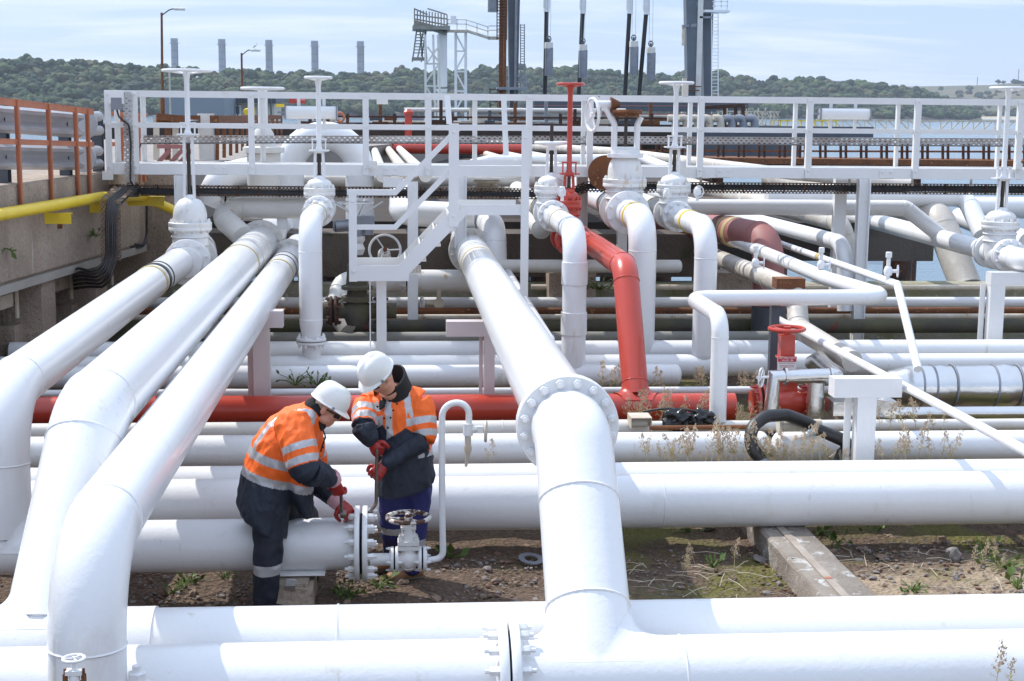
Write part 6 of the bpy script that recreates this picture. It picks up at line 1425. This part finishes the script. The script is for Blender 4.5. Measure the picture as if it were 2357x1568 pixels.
for x,y,s,fl,lb,mt in ((1000,1382,.085,.7,'squarish brown stone lying alone near the front pipe','stone'),(922,1343,.075,.75,'brown stone just in front of the worker boot','stone'),(2195,1288,.15,.8,'largest rounded stone, at right on the sand','stone2'),(2200,1335,.06,.8,'small grey stone below the largest stone','stone2'),(1752,1290,.11,.35,'flat stone lying against the left side of the sleeper','stone2'),(2045,1240,.06,.9,'stump of root under the big pipe at right','stone'),(2170,1248,.09,.7,'brown stone behind the largest stone','stone'),(1630,1217,.09,.6,'dark stone under the big pipe left of the sleeper','stone2'),(2030,1284,.10,.3,'flat pinkish slab of stone on the sand','stone'),(600,1352,.07,.7,'stone beside the crouching worker, under his pipe','stone'),(445,1371,.06,.8,'reddish stone at left in front of the pipe','stone'),(975,1310,.05,.7,'stone near the thin gooseneck pipe','stone2'),(1830,1240,.07,.6,'stone beside the far end of the sleeper at right','stone')):
    s*=.62;m=MB();rock(m,(0,0,s*fl*.4),s,int(x),fl,3);o=m.build('stone',M[mt],None,30,lb,'stone');o.location=W(x,y,z=.0)
# concrete sleepers
zs=.19
def sleeper(label,a,b,wid,z,h,strip=True):
    a,b=V(a),V(b);t=thing('concrete_sleeper',label,'concrete beam');d=(b-a).normalized();x=V((d.y,-d.x,0));m=MB()
    n=14;vs=[];fs=[]
    for i in range(n+1):
        p=a.lerp(b,i/n);j=random.uniform(-.008,.008)
        for o,zz in((-wid/2,-.1),(-wid/2+j,z-.02),(-wid/2+.025,z),(wid/2-.02,z),(wid/2+j,z-.02),(wid/2,-.1)):vs.append(p+x*o+V((0,0,zz)))
    for i in range(n):
        for j in range(5):fs.append((i*6+j,i*6+j+1,i*6+7+j,i*6+6+j))
    fs+=[tuple(range(6)),tuple(range(n*6,n*6+6))];m.add(vs,fs);m.build('beam',M['slp'],t)
    if strip:
        MB().beam(a+V((0,0,z+.006))+x*.035,b+V((0,0,z+.006))+x*.035,.06,.012).build('steel_strip',mat('dull_steel_strip',(.38,.33,.28),.6,var=((.28,.22,.17),6,1)),t)
        p=a.lerp(b,.55)+x*.035;MB().beam(p+V((0,0,z+.0135)),p+d*.035+V((0,0,z+.0135)),.05,.003).build('paint_mark',M['orange'],t)
    return t
M['slp']=mat('chalky_sleeper_concrete',(.29,.25,.21),.95,var=((.19,.155,.125),2.5,1),bump=(30,.8,.02),spots=[((.5,.48,.45),6,.56,.08),((.10,.085,.05),3,.66,.06)])
sleeper('long chalky concrete sleeper under the big pipe at right, steel strip down its middle',W(1795,1222,z=zs)+V((.05,.9,-zs)),W(1930,1378,z=zs)+V((.1,-1.3,-zs)),.40,zs,.3)
p=W(682,1352,z=.1);t=thing('concrete_block','mossy concrete plinth under the blind ended pipe beside the crouching worker','block')
m=MB();m.box((p.x,10.22,.09),(.27,.52,.19)).box((p.x,10.22,.195),(.20,.45,.03));m.build('block',M['conc'],t);MB().box((p.x-.02,10.02,.2),(.07,.16,.03)).build('clip',M['alu'],t)
p=W(1222,1290,z=.02);MB().lathe((p.x,p.y,.03),(.1,-.15,1),[(.055,0),(.10,0),(.10,.008),(.055,.008),(.055,0)],24,caps=False).build('washer_ring',M['galv'],None,30,'loose grey steel ring lying on the gravel left of the big riser','ring')
# ---- weeds
M['dryweed']=mat('dry_willowherb',(.46,.36,.20),.8,var=((.58,.46,.30),8,1))
M['dryfluff']=mat('dry_seed_fluff',(.58,.43,.32),.9,var=((.70,.58,.46),9,1))
def dry(seed,h):
    r=random.Random(seed);m=MB()
    top=V((r.uniform(-.07,.07),r.uniform(-.05,.05),h));mid=top*.5+V((r.uniform(-.03,.03),0,0))
    m.tube([(0,0,-.02),mid,top],[.004,.003,.0015],5)
    for i in range(34):
        f=r.uniform(.25,1);p=V((0,0,0)).lerp(mid,f*2) if f<.5 else mid.lerp(top,f*2-1);a=r.uniform(0,6.28);l=.09*(1.25-f)*r.uniform(.5,1.2);d=V((cos(a),sin(a),.7)).normalized()
        e=p+d*l;k=e+V((r.uniform(-.02,.02),r.uniform(-.02,.02),-.025));m.tube([p,e,k],.0022,4,caps=False)
        if f>.45:
            for q in range(2):
                s=V((r.uniform(-1,1),r.uniform(-1,1),r.uniform(-1,1))).normalized()*.014;m.add([k-s,k+V((0,0,.012)),k+s,k-V((0,0,.012))],[(0,1,2,3)],1)
        else:
            s=d.cross(V((0,0,1)))*.008;m.add([p,p+d*.03+s,p+d*.08-V((0,0,.02)),p+d*.03-s],[(0,1,2,3)],2)
    return m
M['olive']=mat('olive_leaves',(.26,.25,.07),.7,var=((.14,.19,.04),8,1))
WV=[]
def weeds(label,group,spots,hs):
    for i,(x,y,Y) in enumerate(spots):
        if len(WV)<13:
            o=dry(len(WV),.42*random.uniform(.8,1.1)).build('dry_weed',[M['dryweed'],M['dryfluff'],M['olive']],None,0);WV.append(o)
        else:
            o=random.choice(WV).copy();COL.objects.link(o)
        p=W(x,y,Y=Y);s=random.uniform(*hs)/.42;o.location=(p.x,Y,p.z);o.scale=(s,s,s);o.rotation_euler=(random.uniform(-.3,.3),random.uniform(-.3,.3),random.uniform(0,6.3));tag(o,label,'weed',group)
r=random.Random(8)
weeds('tall dry pinkish willowherb weed among the pipes between the big flange and the black hose','dry weeds before the red main',[(r.uniform(1480,1770),r.uniform(1000,1008),12.72+r.uniform(-.06,.06)) for _ in range(0)]+[(x+r.uniform(-9,9),1066,12.62) for x in (1495,1530,1560,1580,1600,1625,1645,1660,1680,1700,1715,1550,1670,1480,1735,1640,1590,1745)],(.22,.42))
weeds('short tangled dry weed at the foot of the cross pipe before the black hose','short dry weeds before the black hose',[(r.uniform(1490,1960),1067,12.63) for _ in range(34)],(.08,.2))
weeds('dry pinkish weed growing in front of the red main, right of the red riser','dry weeds against the red main',[(x+r.uniform(-6,6),985,14.5) for x in (1445,1465,1480,1498,1510,1520,1540,1560,1600,1700,1715,1735,1750,1790,1805)],(.28,.5))
weeds('dry weed standing in the gap behind the red main','dry weeds behind the red main',[(x,905,15.95) for x in(1400,1420,1385,1500,1515,1605,1615,1620,1710,1716,1725)],(.28,.42))
weeds('dry weed growing right of the white tee support along the cross pipe','dry weeds right of the tee support',[(x+r.uniform(-6,6),1064,12.62) for x in(2020,2035,2050,2065,2085,2110,2140,2165,2180,2090,2175)]+[(x,990,13.7) for x in(2025,2050,2080,2110,2150,2170)],(.2,.45))
weeds('dry weed around the black hose','dry weeds around the black hose',[(x+r.uniform(-6,6),1067,12.6) for x in(1765,1780,1800,1815,1830,1850,1870,1890,1905,1760,1845,1780)],(.2,.45))
weeds('single dry weed left of the big flange by the cross pipe','dry weeds left of the big flange',[(1135,1068,12.62),(1128,1066,12.65),(1195,940,14.5)],(.15,.25))
weeds('dry weed on the bare ground below the big pipe at right','dry weeds on the bare ground',[(1583,1322,10.0),(1600,1300,10.2),(1570,1325,10.0),(2255,1310,10.1),(2240,1300,10.2),(2290,1300,10.15),(2300,1325,9.95),(1690,1305,10.2),(2290,1590,6.9),(2320,1590,6.9)],(.16,.26))
def green(label,x,y,Yz,n,rad,sz,up=1.0):
    p=W(x,y,z=.0) if Yz==0 else W(x,y,Y=Yz);leafy('green_weed',label,p,n,rad,sz,'leaf',up,'weed')
for a in (('feathery green weed at the left end of the ground strip',430,1345,0,26,.14,.05),('green seedling left of the crouching worker leg',515,1335,0,14,.12,.04),('green weed below the blind flange',870,1355,0,14,.14,.10),('ferny green weed in front of the concrete plinth',800,1375,0,34,.13,.05),('light green weed on moss right of the riser',1640,1305,0,12,.12,.07),('green weed at the foot of the sleeper',1760,1232,0,20,.14,.04),('green weed under the big pipe right of the sleeper',1890,1232,0,20,.14,.05),('yellow green weed under the big pipe',2020,1225,0,14,.14,.06),('broad leaved green weed beside the thin gooseneck pipe',1040,1285,0,12,.12,.09),('spiky green weed near the front pipe at right',2098,1365,0,26,.13,.045),('green weed at the right edge on the ground',2310,1310,0,30,.2,.07),('green weed near right edge behind the front pipe',2340,1355,0,16,.14,.07),('dark leafed weed in the pipe shadow',1930,1255,0,10,.1,.08),('reddish stemmed weed right of the largest stone',2262,1275,0,22,.16,.05),('small weed before the left long pipe',400,1365,0,10,.1,.06),('green weed above the crouching worker, on the white pipes',680,888,16.35,22,.22,.05),('second green weed above the crouching worker',730,888,16.35,26,.18,.05),('green weed poking up under the big pipe',1585,1225,0,14,.12,.06)):
    green(*a)
# ---- black hoses, rags, box
t=thing('black_hose','thick black rubber hose looping over the weeds at right','hose')
P=[W(1752,1058,Y=12.6),W(1728,1030,Y=12.6),W(1728,985,Y=12.7),W(1762,958,Y=12.8),W(1810,955,Y=12.9),W(1862,975,Y=13.0),W(1880,990,Y=13.0)]
MB().tube(P,.058,16,fil=.25).build('hose',M['blk'],t)
MB().lathe(W(1752,1056,Y=12.6),(.4,-.1,-1),[(.06,0),(.066,.03),(.05,.05),(.05,.1)],14).build('coupling',M['galv'],t)
t=thing('black_hose','second black hose length wrapped with tape left of the tee support','hose')
MB().tube([W(1870,992,Y=12.75),W(1885,990,Y=12.75),W(1945,1015,Y=12.75),W(1952,1035,Y=12.75),W(1915,1062,Y=12.75)],[.04,.055,.06,.06,.062],16,fil=.06).build('hose',M['blk'],t)
MB().cyl(W(1900,994,Y=12.74),W(1860,997,Y=12.74),.03,n=10).build('blue_sleeve',mat('blue_plastic',(.25,.42,.60),.4),t)
t=thing('hose_fitting','pale flanged hose fitting lying under the black hose','fitting')
m=MB();c=W(1798,980,Y=13.0);m.cyl(c,c+V((.38,.05,0)),.05,n=16).lathe(c+V((-.03,0,0)),(1,0,0),[(.075,0),(.075,.025)],16).lathe(c+V((.2,.02,0)),(1,0,0),[(.07,0),(.07,.025)],16);m.build('fitting',M['cream'],t)
for px,py,s,lb in((1560,967,.14,'crumpled black plastic wrapping on the pipe, left of the bent white riser'),(1615,965,.125,'black plastic sheeting bunched at the foot of the bent white riser')):
    m=MB();bm=bmesh.new();bmesh.ops.create_icosphere(bm,subdivisions=4,radius=1)
    vs=[]
    for v in bm.verts:
        q=v.co.copy();f=1+.45*noise.noise(q*2.2+V((px,0,0)))+.22*abs(noise.noise(q*5+V((px,3,0))));vs.append((q.x*f*s*.95,q.y*f*s*.6,q.z*f*s*.75))
    m.add(vs,[[x.index for x in f.verts] for f in bm.faces]);bm.free()
    o=m.build('plastic_wrap',mat('glossy_black_plastic',(.012,.012,.013),.22),None,50,lb,'plastic');o.location=W(px,py,Y=13.75)
MB().tube([W(1480,948,Y=13.9),W(1530,940,Y=13.8),W(1600,945,Y=13.75),W(1640,965,Y=13.75)],.012,8,fil=.4).build('black_cable',M['blk'],None,30,'thin black cable arching over the plastic wrapping','cable')
b=W(1472,970,Y=13.75);t=thing('metal_box','open brown topped box on the end of the grey white pipe','box',None,tuple(b))
m=MB();m.box((0,0,.055),(.2,.24,.01));
for s in(-1,1):m.box((s*.096,0,-.0),(.008,.23,.10))
m.build('box',M['cream'],t);MB().cyl((-.08,.02,-.02),(.08,.02,-.02),.04,n=12).build('pipe_stub',M['worn'],t)
pts=[W(1495,985,Y=13.45),W(1740,983,Y=13.45)];MB().tube(pts,.022,12).build('rusty_pipe',M['rust'],None,40,'thin rusty rod lying in the weeds in front of the red main','pipe')
# ---- camera, world, sun
cam=bpy.data.cameras.new('camera');co=bpy.data.objects.new('camera',cam);COL.objects.link(co)
rx=(RT*cos(RO)-DN*sin(RO));dy=(RT*sin(RO)+DN*cos(RO))
co.matrix_world=Matrix(((rx.x,-dy.x,-FW.x,0),(rx.y,-dy.y,-FW.y,0),(rx.z,-dy.z,-FW.z,H),(0,0,0,1)))
cam.sensor_width=36;cam.lens=F/2357*36;cam.clip_start=.1;cam.clip_end=9000
sc.camera=co
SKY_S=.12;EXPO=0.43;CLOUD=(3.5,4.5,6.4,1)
SUN=V((-.58,.52,1.0)).normalized()
sl=bpy.data.lights.new('sun','SUN');sl.energy=3.4;sl.angle=radians(.53);sl.color=(1,.97,.92)
so=bpy.data.objects.new('sun',sl);COL.objects.link(so);so.rotation_euler=SUN.to_track_quat('Z','Y').to_euler()
w=bpy.data.worlds.new('World');sc.world=w;w.use_nodes=True;nt=w.node_tree;N=nt.nodes;L=nt.links
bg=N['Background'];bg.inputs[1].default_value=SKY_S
sky=N.new('ShaderNodeTexSky');sky.sky_type='NISHITA';sky.sun_disc=False
sky.sun_elevation=asin(SUN.z);sky.sun_rotation=atan2(SUN.x,SUN.y)
sky.altitude=20;sky.air_density=.8;sky.dust_density=.2;sky.ozone_density=1.0
# thin streaks of cirrus
tc=N.new('ShaderNodeTexCoord');sep=N.new('ShaderNodeSeparateXYZ');L.new(tc.outputs['Generated'],sep.inputs[0])
ad=N.new('ShaderNodeMath');ad.operation='ADD';ad.inputs[1].default_value=.12;L.new(sep.outputs[2],ad.inputs[0])
cmb=N.new('ShaderNodeCombineXYZ')
for i in(0,1):
    q=N.new('ShaderNodeMath');q.operation='DIVIDE';L.new(sep.outputs[i],q.inputs[0]);L.new(ad.outputs[0],q.inputs[1]);L.new(q.outputs[0],cmb.inputs[i])
mp=N.new('ShaderNodeMapping');mp.inputs['Scale'].default_value=(.55,1.5,1);mp.inputs['Rotation'].default_value=(0,0,.12);mp.inputs['Location'].default_value=(.6,.35,0);L.new(cmb.outputs[0],mp.inputs[0])
nz=N.new('ShaderNodeTexNoise');nz.inputs['Scale'].default_value=1.5;nz.inputs['Detail'].default_value=7;nz.inputs['Roughness'].default_value=.58;nz.inputs['Distortion'].default_value=.4;L.new(mp.outputs[0],nz.inputs['Vector'])
mr=N.new('ShaderNodeMapRange');mr.inputs[1].default_value=.46;mr.inputs[2].default_value=.72;mr.inputs[3].default_value=0;mr.inputs[4].default_value=.7;L.new(nz.outputs[0],mr.inputs[0])
def mixn(f,a,b):
    x=N.new('ShaderNodeMix');x.data_type='RGBA'
    if isinstance(f,float):x.inputs[0].default_value=f
    else:L.new(f,x.inputs[0])
    for i,q in((6,a),(7,b)):
        if isinstance(q,tuple):x.inputs[i].default_value=q
        else:L.new(q,x.inputs[i])
    return x.outputs[2]
# pale veil over the sky, brightened overhead out of view to add fill light
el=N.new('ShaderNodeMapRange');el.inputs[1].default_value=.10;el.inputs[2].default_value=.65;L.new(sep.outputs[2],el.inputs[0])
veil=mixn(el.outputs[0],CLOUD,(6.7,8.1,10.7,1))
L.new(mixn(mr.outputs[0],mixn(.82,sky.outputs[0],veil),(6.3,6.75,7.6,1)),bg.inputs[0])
sc.view_settings.view_transform='Standard';sc.view_settings.look='None';sc.view_settings.gamma=1;sc.view_settings.exposure=EXPO
sc.cycles.max_bounces=6;sc.cycles.diffuse_bounces=4;sc.cycles.glossy_bounces=3;sc.cycles.transparent_max_bounces=16

# ---- the air over the estuary
m=MB();m.box((0,2200,59),(7200,4600,132));hz_=bpy.data.materials.new('estuary_air');hz_.use_nodes=True;nt=hz_.node_tree
for n in list(nt.nodes):
    if n.type=='BSDF_PRINCIPLED':nt.nodes.remove(n)
pv=nt.nodes.new('ShaderNodeVolumePrincipled');pv.inputs['Color'].default_value=(.78,.86,1,1);pv.inputs['Density'].default_value=.0001;pv.inputs['Anisotropy'].default_value=.2
nt.links.new(pv.outputs[0],nt.nodes['Material Output'].inputs['Volume'])
m.build('haze',hz_,None,0,kind='stuff')
